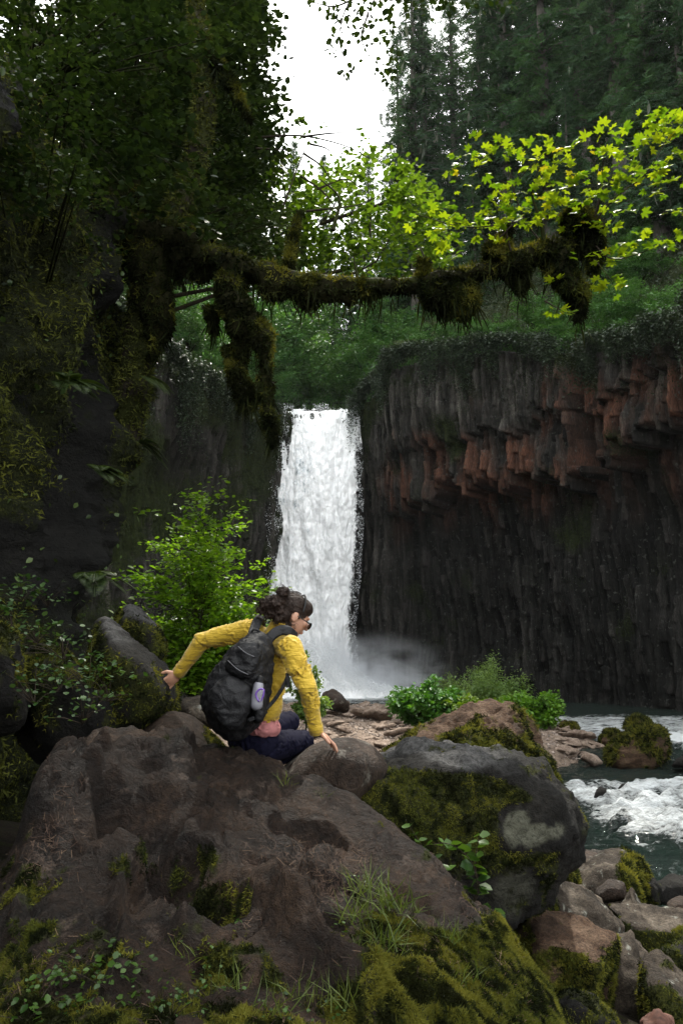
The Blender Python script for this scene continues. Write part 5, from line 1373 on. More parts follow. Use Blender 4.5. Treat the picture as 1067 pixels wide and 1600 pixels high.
for k, (lab, bp, cl) in enumerate(LT):
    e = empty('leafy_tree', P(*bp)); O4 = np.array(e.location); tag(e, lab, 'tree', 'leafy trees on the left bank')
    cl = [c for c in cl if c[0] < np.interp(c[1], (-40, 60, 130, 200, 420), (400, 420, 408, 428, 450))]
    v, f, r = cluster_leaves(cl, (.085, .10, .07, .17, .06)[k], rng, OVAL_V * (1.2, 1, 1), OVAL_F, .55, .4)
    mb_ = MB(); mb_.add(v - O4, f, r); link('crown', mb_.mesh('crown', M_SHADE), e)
    mb_ = MB(); q0, q2 = P(40, bp[1] + 200, bp[2]) - O4, P(bp[0] + 20, bp[1] - 400, bp[2] + .5) - O4; tq = np.linspace(0, 1, 20)[:, None]; q1 = np.array((q0[0] * .85, 0, q2[2] * .15)); stem_ = q0 * (1 - tq) ** 2 + 2 * q1 * tq * (1 - tq) + q2 * tq ** 2
    v, f = tube(stem_, np.linspace(.10, .05, 20), 8, .2, k); mb_.add(v, f)
    for c in cl[::4]:
        q = P(*c[:3]) - O4; j = int(np.clip(np.argmin(np.abs(stem_[:, 2] - q[2])) - 2, 0, 19))
        twig_to(mb_, [stem_[j], (stem_[j] + q) / 2 + (0, 0, .15), q], .022, .005, 7)
    link('trunk', mb_.mesh('trunk', M_BARK), e)

# alder spray hanging into the top of the picture; trunk and canopy added unseen
rng = np.random.default_rng(760)
al_ = empty('alder_shade_canopy', (12.5, 9, .2)); tag(al_, 'dark alder leaf spray dangling into the sky, with unseen canopy added for shade', 'tree')
O5 = np.array(al_.location)
cl = [(540, 25, 6.4, 22, 16), (565, 50, 6.4, 22, 18), (590, 30, 6.4, 20, 14), (600, 70, 6.4, 22, 16), (530, 80, 6.4, 16, 12), (545, 110, 6.4, 14, 10), (610, 100, 6.4, 16, 12), (605, 122, 6.4, 10, 7), (575, 95, 6.4, 14, 7), (520, 20, 6.4, 16, 12), (560, 5, 6.4, 26, 24), (610, 10, 6.4, 22, 16), (520, 60, 6.4, 8, 5), (590, -20, 6.4, 40, 50), (530, -20, 6.4, 40, 40), (660, -4, 6.4, 18, 10), (700, 0, 6.4, 20, 12), (740, 4, 6.4, 18, 12), (785, 4, 6.4, 18, 12), (640, 14, 6.4, 10, 6), (485, 2, 6.4, 8, 4), (700, -30, 6.4, 60, 60), (790, -30, 6.4, 40, 40)]
cl = [(a, b2, c2, d2, int(n2 * 1.5)) for a, b2, c2, d2, n2 in cl]
v, f, r = cluster_leaves(cl, .058, rng, OVAL_V * (1.15, 1, 1), OVAL_F, .8, .9, .6)
mb_ = MB(); mb_.add(v - O5, f, r, 1)
# unseen canopy added along the sun rays to shade foreground and left wall
sdv = np.array(sd); pos = []
PROT = np.array([P(*c[:3]) for c in CLM] + [P(a, b2, 7.8) for a, b2 in ((560, 430), (640, 430), (450, 420), (420, 520), (425, 650), (720, 430))] + [P(a, b2, 5.2) for a, b2 in ((640, 1165), (720, 1155), (800, 1180), (880, 1240))] + [P(a, b2, 9.4) for a, b2 in ((240, 830), (300, 800), (260, 950), (340, 900), (370, 950), (300, 1050))] + [P(a, b2, 4.6) for a, b2 in ((300, 1000), (350, 980), (400, 960), (460, 940), (480, 1000), (490, 1080), (420, 1080), (500, 1150))])  # points kept sunlit by gaps left in the canopy
while len(pos) < 1500:
    if rng.random() < .48: tgt = np.array((rng.uniform(-3.0, 1.9), rng.uniform(-1, 3.6), 2.9))
    else: tgt = np.array((rng.uniform(-3.6, -2.1), rng.uniform(3.5, 12), rng.uniform(2.8, 10)))
    c = tgt + sdv * rng.uniform(20, 27)
    if c[2] - EYE <= .98 * c[1] + .6: continue
    dd_ = PROT - c; al_2 = dd_ @ sdv; off2 = np.linalg.norm(dd_ - al_2[:, None] * sdv, axis=1)
    if off2.min() < 1.15: continue
    pos.append(c)
pos = np.array(pos)
j = rng.normal(size=(len(pos), 16, 3)) * (.42, .42, .2)
pp = (pos[:, None] + j).reshape(-1, 3)
v, f, r = leafy(pp, j.reshape(-1, 3), .17, rng, OVAL_V, OVAL_F, .5)
mb_.add(v - O5, f, r)
link('crown', mb_.mesh('crown', [M_VINE, leaf_mat('silhouette_leaves', (.015, .03, .008), (.06, .10, .016), .35, None, .4, 1.4)]), al_)  # added unseen canopy and the hanging spray; spray: darker leaf copy, its backlit silhouette put into the colour
mb_ = MB()
st = smooth_path([(0, 0, -.5), (-.3, .2, 8), (-1.5, 1.0, 16), (-3, 2, 24), (-4, 3, 30)], 24)
v, f = tube(st, np.linspace(.32, .08, 24), 10, .15, 5); mb_.add(v, f)
for c in pos[::18]:
    q = c - O5; jx = int(np.clip(np.argmin(np.abs(st[:, 2] - q[2] + 3)), 3, 23))
    twig_to(mb_, [st[jx], (st[jx] + q) / 2 + (0, 0, 1.0), q], .07, .012, 8)
for a in ([(700, -60, 6.6), (620, -30, 6.4), (575, 20, 6.4), (600, 110, 6.4)], [(620, -30, 6.4), (550, 0, 6.4), (530, 60, 6.4), (548, 115, 6.4)], [(575, 20, 6.4), (565, 60, 6.4), (580, 95, 6.4)], [(900, -80, 6.9), (780, -40, 6.6), (700, -60, 6.6)], [(550, 0, 6.4), (520, 10, 6.4), (484, 2, 6.4)]):
    twig_to(mb_, [P(*q) - O5 for q in a], .010, .003, 12)
twig_to(mb_, [st[9], (P(900, -80, 6.9) - O5 + st[9]) / 2 + (0, 0, 1), P(900, -80, 6.9) - O5], .06, .012, 14)
link('trunk', mb_.mesh('trunk', M_BARKG), al_)  # unseen trunk, added with the shade canopy

# ---- ferns and herbs
def fern(loc, label, n=9, L=.4, seed=0, mat=None, az=(0, 2 * math.pi), elev=(.2, 1.0), size=1):
    rng = np.random.default_rng(seed); e = empty('fern', loc); tag(e, label, 'fern')
    for k in range(n):
        a = rng.uniform(*az); el = rng.uniform(*elev); l = L * rng.uniform(.7, 1.15)
        s = np.linspace(0, 1, 36)[:, None]
        d = np.array((math.cos(a), math.sin(a), 0))
        path = d * l * s * math.cos(el) + np.array((0, 0, 1.)) * (l * s * math.sin(el) - .55 * l * s * s)
        mb_ = MB(); v, f = tube(path[::4], .0035, 4); mb_.add(v, f)
        tg_ = np.gradient(path, axis=0); tg_ /= np.linalg.norm(tg_, axis=1, keepdims=True)
        sd_ = np.cross(tg_, (0, 0, 1.)); sd_ /= np.linalg.norm(sd_, axis=1, keepdims=True)
        for sg in (-1, 1):
            dd = sd_ * sg + tg_ * .35; dd /= np.linalg.norm(dd, axis=1, keepdims=True)
            nn2 = np.cross(dd, tg_) * sg
            sz_ = l * .30 * np.sin(np.clip(s[:, 0] * .93 + .12, 0, 1) * math.pi) ** .8
            v, f, r = scatter(DIAM_V * (.3, 1, 1), DIAM_F, path[2:], (np.cross(dd, nn2)[2:], dd[2:], nn2[2:]), sz_[2:], rng)
            mb_.add(v, f, r)
        link('frond', mb_.mesh('frond', mat or M_FERN), e)
    return e
fern(P(150, 735, 6.9), 'fern sticking out of the left wall above the leaning boulder, grey green fronds', 6, .36, 1, az=(-1.2, .6), elev=(-.1, .4))
fern(P(222, 590, 8.3), 'sunlit fern at the edge of the left wall beneath the limb', 6, .4, 2, az=(-1, .4), elev=(-.3, .2))
fern(P(110, 600, 6.9), 'dark fern halfway up the left wall', 6, .4, 3, az=(-1.6, .4), elev=(-.1, .5))
fern(P(150, 900, 5.6), 'fern hanging over the leaning dark boulder', 7, .28, 4, az=(-2, .2), elev=(-.2, .5))
fern(P(215, 690, 8.2), 'small fern low on the edge of the left wall', 6, .35, 5, az=(-1.2, .4), elev=(-.4, .3))
rng = np.random.default_rng(790)
HB = [(20, 960, 4.9, .035), (60, 985, 4.8, .035), (100, 1010, 4.7, .03), (35, 920, 5.2, .035), (140, 1055, 4.5, .03), (170, 1075, 4.5, .03), (90, 1060, 4.4, .03), (55, 1080, 4.2, .03), (130, 1110, 4.3, .028), (165, 1040, 4.7, .03), (10, 1010, 4.5, .03), (75, 930, 5.4, .035)]
ORD = ['first','second','third','fourth','fifth','sixth','seventh','eighth','ninth','tenth','eleventh','twelfth','thirteenth','fourteenth','fifteenth']
for k, (a, b2, Y_, s_) in enumerate(HB):
    e = empty('herb', P(a, b2 + 12, Y_)); O6 = np.array(e.location)
    tag(e, 'leafy shade herb on the mossy boulders, ' + ORD[sum(q[0] < a for q in HB)] + ' from the left edge', 'herb', 'herbs on the left boulders')
    n = 46; pos = rng.normal(size=(n, 3)) * (.10, .10, .045) + (0, -.04, .07)
    v, f, r = leafy(pos, pos, s_ * 1.1, rng, OVAL_V * (1.4, 1, 1), OVAL_F, .5)
    link('leaves', mesh('leaves', v, f, leaf_mat('herb_shade', (.03, .07, .018), (.09, .15, .05), .35, None, .4, 1.3) if k == 0 else bpy.data.materials['herb_shade'], attrs={'rnd': r}), e)
    mb_ = MB()
    for q in pos[::5]: v, f = tube(np.array([(0, 0, -.03), q * (.5, .5, .6), q]), (.003, .0025, .0015), 4); mb_.add(v, f)
    link('stems', mb_.mesh('stems', M_TWIG), e)

# sapling on the dark boulder: arching stems with pairs of toothed leaves
e = empty('sapling', P(735, 1420, 4.25)); O7 = np.array(e.location); tag(e, 'small leafy sapling growing between the foreground boulder and the dark mossy one', 'sapling')
mb_, lf = MB(), MB()
for a in ([(735, 1420, 4.25), (700, 1370, 4.2), (665, 1330, 4.2), (640, 1292, 4.2)], [(735, 1420, 4.25), (745, 1385, 4.2), (735, 1345, 4.15), (700, 1318, 4.1), (665, 1322, 4.1)], [(735, 1420, 4.25), (748, 1390, 4.2), (742, 1350, 4.2), (748, 1305, 4.2)], [(735, 1420, 4.25), (765, 1430, 4.2), (780, 1445, 4.1)]):
    pt_ = smooth_path([P(*q) - O7 for q in a], 14)
    v, f = tube(pt_, np.linspace(.004, .0015, 14), 5); mb_.add(v, f)
    q = np.repeat(pt_[3:], 2, 0); n = len(q)
    sg = np.tile((-1., 1.), n // 2)
    ax = np.column_stack((sg, rng.normal(size=n) * .3, rng.normal(size=n) * .3 + .2))
    v, f, r = leafy(q, ax * 2, .062, rng, OVAL_V * (1.35, 1, 1), OVAL_F, .55); lf.add(v, f, r)
link('stems', mb_.mesh('stems', M_TWIG), e); link('leaves', lf.mesh('leaves', leaf_mat('sapling_leaves', (.022, .055, .010), (.075, .14, .022), .35, None, .35, 1.4)), e)

# grass tufts and ground plants on the foreground boulder
def fgp(px_, py_):
    """point of the foreground boulder seen at a photo pixel"""
    a, b_ = pix(fv); k = np.argmin((a - px_) ** 2 + (b_ - py_) ** 2 + 1e3 * (fv[:, 1] > 4.5)); return fv[k]
GR_ = [(575, 1395, 50, .11), (610, 1420, 60, .13), (560, 1440, 50, .12), (640, 1440, 40, .10), (600, 1480, 60, .13), (650, 1500, 60, .12), (560, 1520, 60, .12), (700, 1470, 30, .08), (450, 1228, 16, .08), (475, 1236, 16, .08), (500, 1244, 12, .06), (610, 1540, 60, .11), (540, 1570, 50, .1), (720, 1540, 30, .08), (480, 1560, 30, .09), (360, 1550, 20, .09), (420, 1580, 26, .09), (300, 1500, 12, .08)]
for k, (a, b2, n, L) in enumerate(GR_):
    q = fgp(a, b2); e = empty('grass_tuft', q)
    top_ = b2 < 1300
    tag(e, ('thin green grass tuft on the crest of the foreground boulder beside the smooth brown one' if top_ else ['dense', 'tall', 'drooping', 'thin', 'broad'][k % 5] + ' grass tuft on the foreground boulder foot, ' + ('upper' if b2 < 1460 else 'middle' if b2 < 1540 else 'lowest') + ' row, ' + ('towards the left' if a < 500 else 'centre' if a < 605 else 'towards the dark boulder')), 'grass', 'grass tufts on the boulder crest' if top_ else 'grass tufts on the foreground boulder')
    pos = rng.normal(size=(n, 3)) * (.035, .035, .005)
    d = np.column_stack((rng.normal(size=n) * .55, rng.normal(size=n) * .45 - .25, np.ones(n)))
    v, f, r = scatter(BLADE_V * (.7, 1, 2.2), BLADE_F, pos, frames_dir(d, rng), L * rng.uniform(.5, 1.2, n), rng)
    link('blades', mesh('blades', v, f, M_GRASS, smooth=False, attrs={'rnd': r}), e)
GP = [(60, 1560, 30), (95, 1545, 30), (130, 1530, 26), (170, 1545, 24), (40, 1590, 24), (110, 1585, 30), (160, 1585, 24), (190, 1520, 20), (300, 1480, 14), (310, 1500, 14), (330, 1565, 18), (250, 1560, 16), (600, 1400, 12), (560, 1385, 12), (640, 1470, 12), (140, 1500, 16), (530, 1460, 8), (380, 1490, 7), (385, 1452, 4), (270, 1590, 20), (435, 1590, 20), (510, 1595, 16), (320, 1530, 14)]
for k, (a, b2, n) in enumerate(GP):
    q = fgp(a, b2); e = empty('ground_plant', q)
    tag(e, 'low soft leaved plant on the foreground boulder, ' + ORD[sum((q[0], q[1]) < (a, b2) and (q[0] < 220) == (a < 220) for q in GP)] + (' from the left corner' if a < 220 else ' along the mossy foot'), 'plant', 'ground plants at the left corner' if a < 220 else 'ground plants on the mossy foot')
    rr_ = .05 if n > 15 else .03
    pos = rng.normal(size=(n, 3)) * (rr_, rr_, .012) + (0, 0, .03)
    v, f, r = leafy(pos, pos - (0, 0, .03), .026 if a < 220 else .018, rng, OVAL_V * (1.15, 1, 1), OVAL_F, .45)
    link('leaves', mesh('leaves', v, f, bpy.data.materials['sapling_leaves'], attrs={'rnd': r}), e)
    mb_ = MB()
    for c in pos[::3]: v, f = tube(np.array([(0, 0, -.01), c * .6, c]), .0012, 4); mb_.add(v, f)
    link('stems', mb_.mesh('stems', M_TWIG), e)
# fallen maple leaf, needles and chips of bark
q = fgp(63, 1388)
v, f, r = scatter(MAPLE_V, MAPLE_F, np.zeros((1, 3)), frames(np.array([(-.1, -.5, .8)]), rng), .045, rng)
o = link('fallen_leaf', mesh('fallen_leaf', v, f, M_HERB, attrs={'rnd': r + .3}), None, q + (0, -.012, .02)); tag(o, 'single pale green fallen leaf low on the left of the foreground boulder', 'leaf')
rng = np.random.default_rng(799)
lw = (.02 + 1.0 * in_box(fv, 380, 1330, 600, 1460, 40) + .6 * in_box(fv, 560, 1330, 740, 1480, 40) + .5 * in_box(fv, 0, 1180, 120, 1400, 40) + .2 * sstep(1450, 1500, fb)) * vis
p_, n_ = moss_points(fv, ff_, lw * np.clip(.3 + 3 * fbm(fv, 3, 3, 395), 0, 2), 9000, rng)
x_, y_, z_ = frames(n_ + rng.normal(size=n_.shape) * .25, rng)
v, f, r = scatter(np.array([(-.02, -.5, 0), (.02, -.5, 0), (.02, .5, .05), (-.02, .5, .05)]), np.array([(0, 1, 2), (0, 2, 3)]), p_ + n_ * .004, (x_, y_, z_), .012 + .03 * rng.random(len(p_)), rng)
M_LIT, t, b = newmat('litter'); t.links.new(ramp(t, attr(t, 'rnd'), (0, (.03, .016, .01)), (.75, (.07, .038, .022)), (1, (.15, .095, .055))), b.inputs['Base Color']); b.inputs['Roughness'].default_value = .8
tag(link('needle_litter', mesh('needle_litter', v, f, M_LIT, smooth=False, attrs={'rnd': r})), 'brown fir needles and bark chips strewn over the foreground boulder', 'litter', kind='stuff')
# ------------------------------------------------------------------ the person crouching between the boulders
EV, EF = ICO[4]
def ell(c, ax, r):
    """ellipsoid: ax rows are unit axes"""
    return np.asarray(c) + (EV * np.asarray(r)) @ np.asarray(ax), EF
def cone(a, b_, ra, rb, n=9, m_=18, sq=None):
    """closed tapered capsule from a to b"""
    a, b_ = np.asarray(a, float), np.asarray(b_, float)
    d = b_ - a; L = np.linalg.norm(d); d = d / L
    up = np.array((0, 0, 1.)) if abs(d[2]) < .9 else np.array((1., 0, 0))
    x = np.cross(up, d); x /= np.linalg.norm(x); y = np.cross(d, x)
    prof_ = [( -ra * math.cos(t), ra * math.sin(t)) for t in np.linspace(.15, math.pi / 2, 5)] + [(L * s, ra + (rb - ra) * s) for s in np.linspace(0, 1, n)[1:-1]] + [(L + rb * math.sin(t), rb * math.cos(t)) for t in np.linspace(0, math.pi / 2 - .15, 5)]
    th = np.arange(m_) * 2 * math.pi / m_
    ring = np.array([[a + d * h_ + r_ * (math.cos(t) * x + math.sin(t) * y) for t in th] for h_, r_ in prof_]).reshape(-1, 3)
    k = len(prof_); i = np.arange(k * m_).reshape(k, m_); j = np.roll(i, -1, 1)
    f = np.stack((i[:-1], j[:-1], j[1:], i[1:]), -1).reshape(-1, 4)
    ring = np.vstack((ring, a - d * ra, b_ + d * rb))
    c1_ = np.stack((j[0], i[0], np.full(m_, k * m_)), -1); c2_ = np.stack((i[-1], j[-1], np.full(m_, k * m_ + 1)), -1)
    return ring, f, np.vstack((c1_, c2_))

def fuse(parts, vox, smooth=3):
    """union of closed bodies as one continuous surface -> (verts, tri/quad faces)"""
    V_, F3_, F4_, n = [], [], [], 0
    for q in parts:
        V_.append(q[0])
        for g_ in q[1:]:
            (F3_ if g_.shape[1] == 3 else F4_).append(g_ + n)
        n += len(q[0])
    fl = ([np.concatenate(F3_)] if F3_ else []) + ([np.concatenate(F4_)] if F4_ else [])
    m = mesh('tmp', np.concatenate(V_), fl)
    o = bpy.data.objects.new('tmp', m); C.objects.link(o)
    md = o.modifiers.new('r', 'REMESH'); md.mode = 'VOXEL'; md.voxel_size = vox
    ms_ = o.modifiers.new('s', 'SMOOTH'); ms_.iterations = smooth; ms_.factor = .5
    m2 = bpy.data.meshes.new_from_object(o.evaluated_get(bpy.context.evaluated_depsgraph_get()))
    v = np.zeros(len(m2.vertices) * 3, np.float32); m2.vertices.foreach_get('co', v)
    quads = np.array([p_.vertices[:] for p_ in m2.polygons if len(p_.vertices) == 4])
    bpy.data.objects.remove(o); bpy.data.meshes.remove(m); bpy.data.meshes.remove(m2)
    return v.reshape(-1, 3).astype(float), quads

def J(px_, py_, Y_): return P(px_, py_, Y_)
nrm_ = lambda a: np.asarray(a, float) / np.linalg.norm(a)
shL, elL, wrL = J(390, 984, 4.66), J(316, 1001, 4.76), J(281, 1049, 4.86)
shR, elR, wrR = J(453, 1010, 4.40), J(480, 1072, 4.36), J(494, 1141, 4.47)
waist, chest, neck = J(405, 1128, 4.62), J(412, 1055, 4.60), J(428, 990, 4.58)
pelv = J(398, 1162, 4.66)
headc = J(458, 962, 4.58)
lat = nrm_(shR - shL); up_t = nrm_(neck - waist); lat = nrm_(lat - (lat @ up_t) * up_t); fw_t = np.cross(up_t, lat)   # chest direction
if fw_t[1] < 0: fw_t = -fw_t
TX = np.array((lat, fw_t, up_t))
hipR, hipL = pelv + lat * .09, pelv - lat * .09
kneeR, ankR = J(474, 1158, 4.98), J(430, 1188, 4.75)
kneeL, ankL = J(452, 1128, 5.05), J(392, 1196, 4.95)
# head frame
hf = nrm_((.84, .34, -.42)); hu = nrm_(np.array((.36, .1, .92)) - hf * (np.array((.36, .1, .92)) @ hf)); hs = np.cross(hf, hu)   # forward, up, to her right
HX = np.array((hs, hf, hu))
def hp(x, y, z): return headc + hs * x + hf * y + hu * z
skin_parts = [ell(hp(0, -.012, .02), HX, (.073, .092, .088)), ell(hp(0, .022, -.025), HX, (.060, .070, .082)), ell(hp(0, .045, -.085), HX, (.030, .032, .024)),
    ell(hp(0, .094, -.022), HX, (.011, .017, .022)), ell(hp(0, .103, -.036), HX, (.013, .012, .009)), ell(hp(0, .084, -.062), HX, (.021, .012, .006)), ell(hp(0, .083, -.070), HX, (.019, .012, .006)),
    ell(hp(.033, .068, -.02), HX, (.022, .02, .02)), ell(hp(-.033, .068, -.02), HX, (.022, .02, .02)), ell(hp(0, .078, .018), HX, (.048, .016, .012)),
    ell(hp(.076, -.008, -.012), HX, (.008, .020, .031)), ell(hp(-.076, -.008, -.012), HX, (.008, .020, .031)),
    cone(neck - up_t * .04, hp(0, -.025, -.06), .058, .052),
    ell(chest, TX, (.13, .085, .20)), ell(waist, TX, (.115, .085, .12)), ell(pelv, TX, (.14, .11, .10)),
    cone(neck - up_t * .05 - lat * .03, shL, .05, .05), cone(neck - up_t * .05 + lat * .03, shR, .05, .05),
    cone(shL, elL, .046, .036), cone(elL, wrL, .036, .024), cone(shR, elR, .046, .036), cone(elR, wrR, .036, .024),
    cone(hipR, kneeR, .074, .045), cone(hipL, kneeL, .074, .045), cone(kneeR, ankR, .042, .032), cone(kneeL, ankL, .042, .032)]
def hand(wr, d, side, down, spread=.18, curl=.5, tip=None):
    """palm, four unequal bent fingers and a thumb leaving the side of the palm; side = towards the thumb, down = palm side"""
    d, down = nrm_(d), nrm_(down); side = nrm_(side - (side @ d) * d); down = nrm_(np.cross(d, side)) * np.sign(np.cross(d, side) @ down)
    X = np.array((side, d, down)); out = [cone(wr - d * .02, wr + d * .02, .024, .023), ell(wr + d * .052, X, (.039, .048, .015))]
    for k, (o, L) in enumerate(((.030, .070), (.010, .079), (-.011, .073), (-.031, .058))):
        a = wr + d * .086 + side * o; dr = nrm_(d + side * spread * (1.5 - k) * .6)
        r_ = (.0088, .009, .0086, .0076)[k]
        b1 = a + nrm_(dr + down * curl * .35) * L * .45; b2 = b1 + nrm_(dr + down * curl * .9) * L * .32; b3 = b2 + nrm_(dr + down * curl * 1.3) * L * .23
        out += [cone(a - dr * .018, b1, r_ * 1.1, r_, 4, 10), cone(b1, b2, r_, r_ * .92, 4, 10), cone(b2, b3, r_ * .92, r_ * .8, 4, 10)]
    a = wr + d * .028 + side * .028; b1 = a + nrm_(d * .7 + side * .8 + down * .25) * .036; b2 = b1 + nrm_(d + side * .45 + down * .3) * .030
    out += [cone(a - side * .012, b1, .013, .0105, 4, 10), cone(b1, b2, .0105, .0085, 4, 10)]
    return out
skin_parts += hand(wrL, J(258, 1072, 4.86) - wrL, np.array((-.8, -.5, .35)), np.array((-.5, .8, -.3)), curl=.25)
skin_parts += hand(wrR, J(517, 1158, 4.50) - wrR, np.array((.1, -1, .1)), np.array((0, 0, -1.)), curl=.55)
v, f = fuse(skin_parts, .0042, 2)
person = empty('person', (pelv[0], pelv[1], ankR[2] - .08)); PO = np.array(person.location)
tag(person, 'person in a mustard yellow jacket crouching between boulders, head down, arms braced on rocks', 'person')
M_SKIN, t, b = newmat('skin')
t.links.new(mixc(t, noise_n(t, 30, 4), (.36, .18, .115), (.50, .28, .19)), b.inputs['Base Color']); b.inputs['Roughness'].default_value = .5
b.inputs['Subsurface Weight'].default_value = .12; b.inputs['Subsurface Radius'].default_value = (.012, .005, .003)
link('body', mesh('body', v - PO, f, M_SKIN), person)

# jacket
def seg_t(v, a, b_):
    d = b_ - a; L = np.linalg.norm(d); d = d / L
    t_ = (v - a) @ d; r = np.linalg.norm(v - a - t_[:, None] * d, axis=1)
    return t_, np.where((t_ > -.06) & (t_ < L + .04), r, 9), L, d
def folds(v, f, segs, amp):
    n_ = vnormals(v, f); best = np.full(len(v), 8.0); out = np.zeros(len(v))
    for (a, b_, off, fr, am) in segs:
        t_, r, L, d = seg_t(v, a, b_)
        up_ = np.array((0, 0, 1.)); x = np.cross(d, up_); x /= np.linalg.norm(x); y = np.cross(d, x)
        q = v - a; ang = np.arctan2(q @ x, q @ y)
        w = fbm(np.column_stack((t_ * fr + 1.8 * np.sin(ang + off) + 2.5 * fbm(v, 12, 2, int(off * 3) + 2) + off, np.cos(ang) * .7, np.sin(ang) * .7)), 1, 2, int(off * 7) + 3)
        w = (np.abs(w) ** .8 * -1.6 + .4) * np.clip(.35 + 2.2 * fbm(v + off, 9, 2, int(off * 5) + 1), 0, 1.3)
        m_ = r < best; best[m_] = r[m_]; out[m_] = (w * am)[m_]
    n_o = n_ if (n_ * (v - v.mean(0))).sum() > 0 else -n_
    return v + n_o * (out * amp)[:, None]
shLt, shRt = shL + up_t * .0, shR + up_t * .0
jk = [ell(chest, TX, (.158, .108, .215)), ell(J(408, 1100, 4.61), TX, (.138, .108, .135)), ell(chest + up_t * .14, TX, (.155, .088, .085)),
      cone(neck - up_t * .055 - lat * .02, shL - up_t * .008, .066, .062), cone(neck - up_t * .055 + lat * .02, shR - up_t * .008, .066, .064),
      cone(shL, elL, .064, .050), cone(elL, wrL + (wrL - elL) * -.02, .050, .037), cone(shR, elR, .068, .052), cone(elR, wrR - (wrR - elR) * .04, .052, .038),
      cone(neck - up_t * .06, neck + nrm_(hp(0, -.03, -.07) - neck) * .055, .078, .066)]
v, f = fuse(jk, .0055, 4)
lump_ = fbm(v, 9, 4, 911)
v = folds(v, f, [(shL, elL, 1.0, 40, .8), (elL, wrL, 2.3, 44, .8), (shR, elR, 3.1, 34, 1.1), (elR, wrR, 4.7, 38, 1.0), (waist - up_t * .05, chest + up_t * .1, 5.5, 32, 1.1)], .020)
n_ = vnormals(v, f); v = v + n_ * (lump_ * .006)[:, None]
M_JACK, t, b = newmat('yellow_jacket')
wv_ = noise_n(t, 160, 2, .5, nd(t, 'TexCoord').outputs['Object'])
t.links.new(mixc(t, noise_n(t, 7, 4), (.42, .265, .010), (.56, .375, .02)), b.inputs['Base Color']); b.inputs['Roughness'].default_value = .7
b.inputs['Sheen Weight'].default_value = .25
bm = nd(t, 'Bump', {'Height': math_n(t, 'ADD', math_n(t, 'MULTIPLY', wv_, .15), math_n(t, 'MULTIPLY', noise_n(t, 12, 4, .55, nd(t, 'Mapping', {'Vector': nd(t, 'TexCoord').outputs['Object'], 'Scale': (1, 1, 4.5), 'Rotation': (.2, .35, 0)}).outputs[0], .3), 1.6)), 'Strength': .6, 'Distance': .014}); t.links.new(bm.outputs['Normal'], b.inputs['Normal'])
jo = link('jacket', mesh('jacket', v - PO, f, M_JACK), person)
for wr_, el_, r_ in ((wrL, elL, .041), (wrR - (wrR - elR) * .02, elR, .042)):
    d = nrm_(wr_ - el_)
    mb_ = MB(); v, f = tube(np.array([wr_ - d * .035, wr_ - d * .03, wr_ + d * .018, wr_ + d * .022]), (r_ * .96, r_, r_ * .93, r_ * .84), 20); mb_.add(v - PO, f)
    link('cuff', mb_.mesh('cuff', M_JACK), jo)

# pink shirt, trousers, shoes
v, f = fuse([ell(J(408, 1134, 4.61), TX, (.126, .10, .072)), ell(waist, TX, (.124, .098, .085))], .006, 3)
v = folds(v, f, [(waist - up_t * .1, chest, .5, 34, 1)], .014)
link('shirt', mesh('shirt', v - PO, f, plain_mat('pink_shirt', (.42, .17, .17), .8, .2, .15, 40)), person)
v, f = fuse([ell(pelv, TX, (.158, .13, .115)), cone(hipR, kneeR, .098, .066), cone(hipL, kneeL, .098, .066), cone(kneeR, ankR, .064, .048), cone(kneeL, ankL, .064, .048)], .007, 4)
v = folds(v, f, [(hipR, kneeR, 1.2, 16, 1), (hipL, kneeL, 2.2, 16, 1), (kneeR, ankR, 3.2, 20, 1), (kneeL, ankL, 4.2, 20, 1)], .014)
link('trousers', mesh('trousers', v - PO, f, plain_mat('navy_trousers', (.005, .005, .014), .9, .1, .2, 30)), person)
M_SHOE = plain_mat('shoe', (.03, .03, .032), .7, .3); M_SOLE = plain_mat('shoe_sole', (.35, .34, .32), .7, .3)
for an, toe in ((ankR, J(412, 1204, 4.5)), (ankL, J(372, 1204, 4.7))):
    d = nrm_(toe - an)
    v, f = fuse([cone(an, an + d * .05, .045, .04), cone(an + d * .04, an + d * .2, .045, .036)], .006, 2)
    so = link('shoe', mesh('shoe', v - PO, f, M_SHOE), person)
    mb_ = MB(); up_ = nrm_(np.array((0, -.2, 1.)) - d * d[2])
    for k in range(9):
        c = an + d * (.02 + .022 * k) - np.array((0, .0, .036)) - np.array((0, .012, 0))
        v, f, f2 = cone(c - np.cross(d, up_) * .035, c + np.cross(d, up_) * .035, .010, .010, 3, 8); mb_.add(v - PO, f); mb_.add(v - PO, f2)
    link('sole', mb_.mesh('sole', M_SOLE), so)

# hair: a cap over the skull, a bun and a loose curly tail
M_HAIR, t, b = newmat('hair')
t.links.new(mixc(t, noise_n(t, 60, 4, .7, nd(t, 'Mapping', {'Vector': nd(t, 'TexCoord').outputs['Object'], 'Scale': (1, .3, 1)}).outputs[0]), (.006, .004, .003), (.035, .018, .011)), b.inputs['Base Color']); b.inputs['Roughness'].default_value = .5; b.inputs['Specular IOR Level'].default_value = .25
bm = nd(t, 'Bump', {'Height': noise_n(t, 120, 3, .7, nd(t, 'TexCoord').outputs['Object']), 'Strength': .8, 'Distance': .008}); t.links.new(bm.outputs['Normal'], b.inputs['Normal'])
hr = [ell(hp(0, -.022, .034), HX, (.082, .098, .090)), ell(hp(0, -.055, -.01), HX, (.072, .062, .075)), ell(hp(0, .035, .062), HX, (.066, .058, .052))]
v, f = fuse(hr, .0045, 2)
q = (v - headc) @ HX.T
v = v + vnormals(v, f) * (.004 * fbm(np.column_stack((q[:, 0] * 60, q[:, 1] * 12, q[:, 2] * 30)), 1, 3, 5))[:, None]
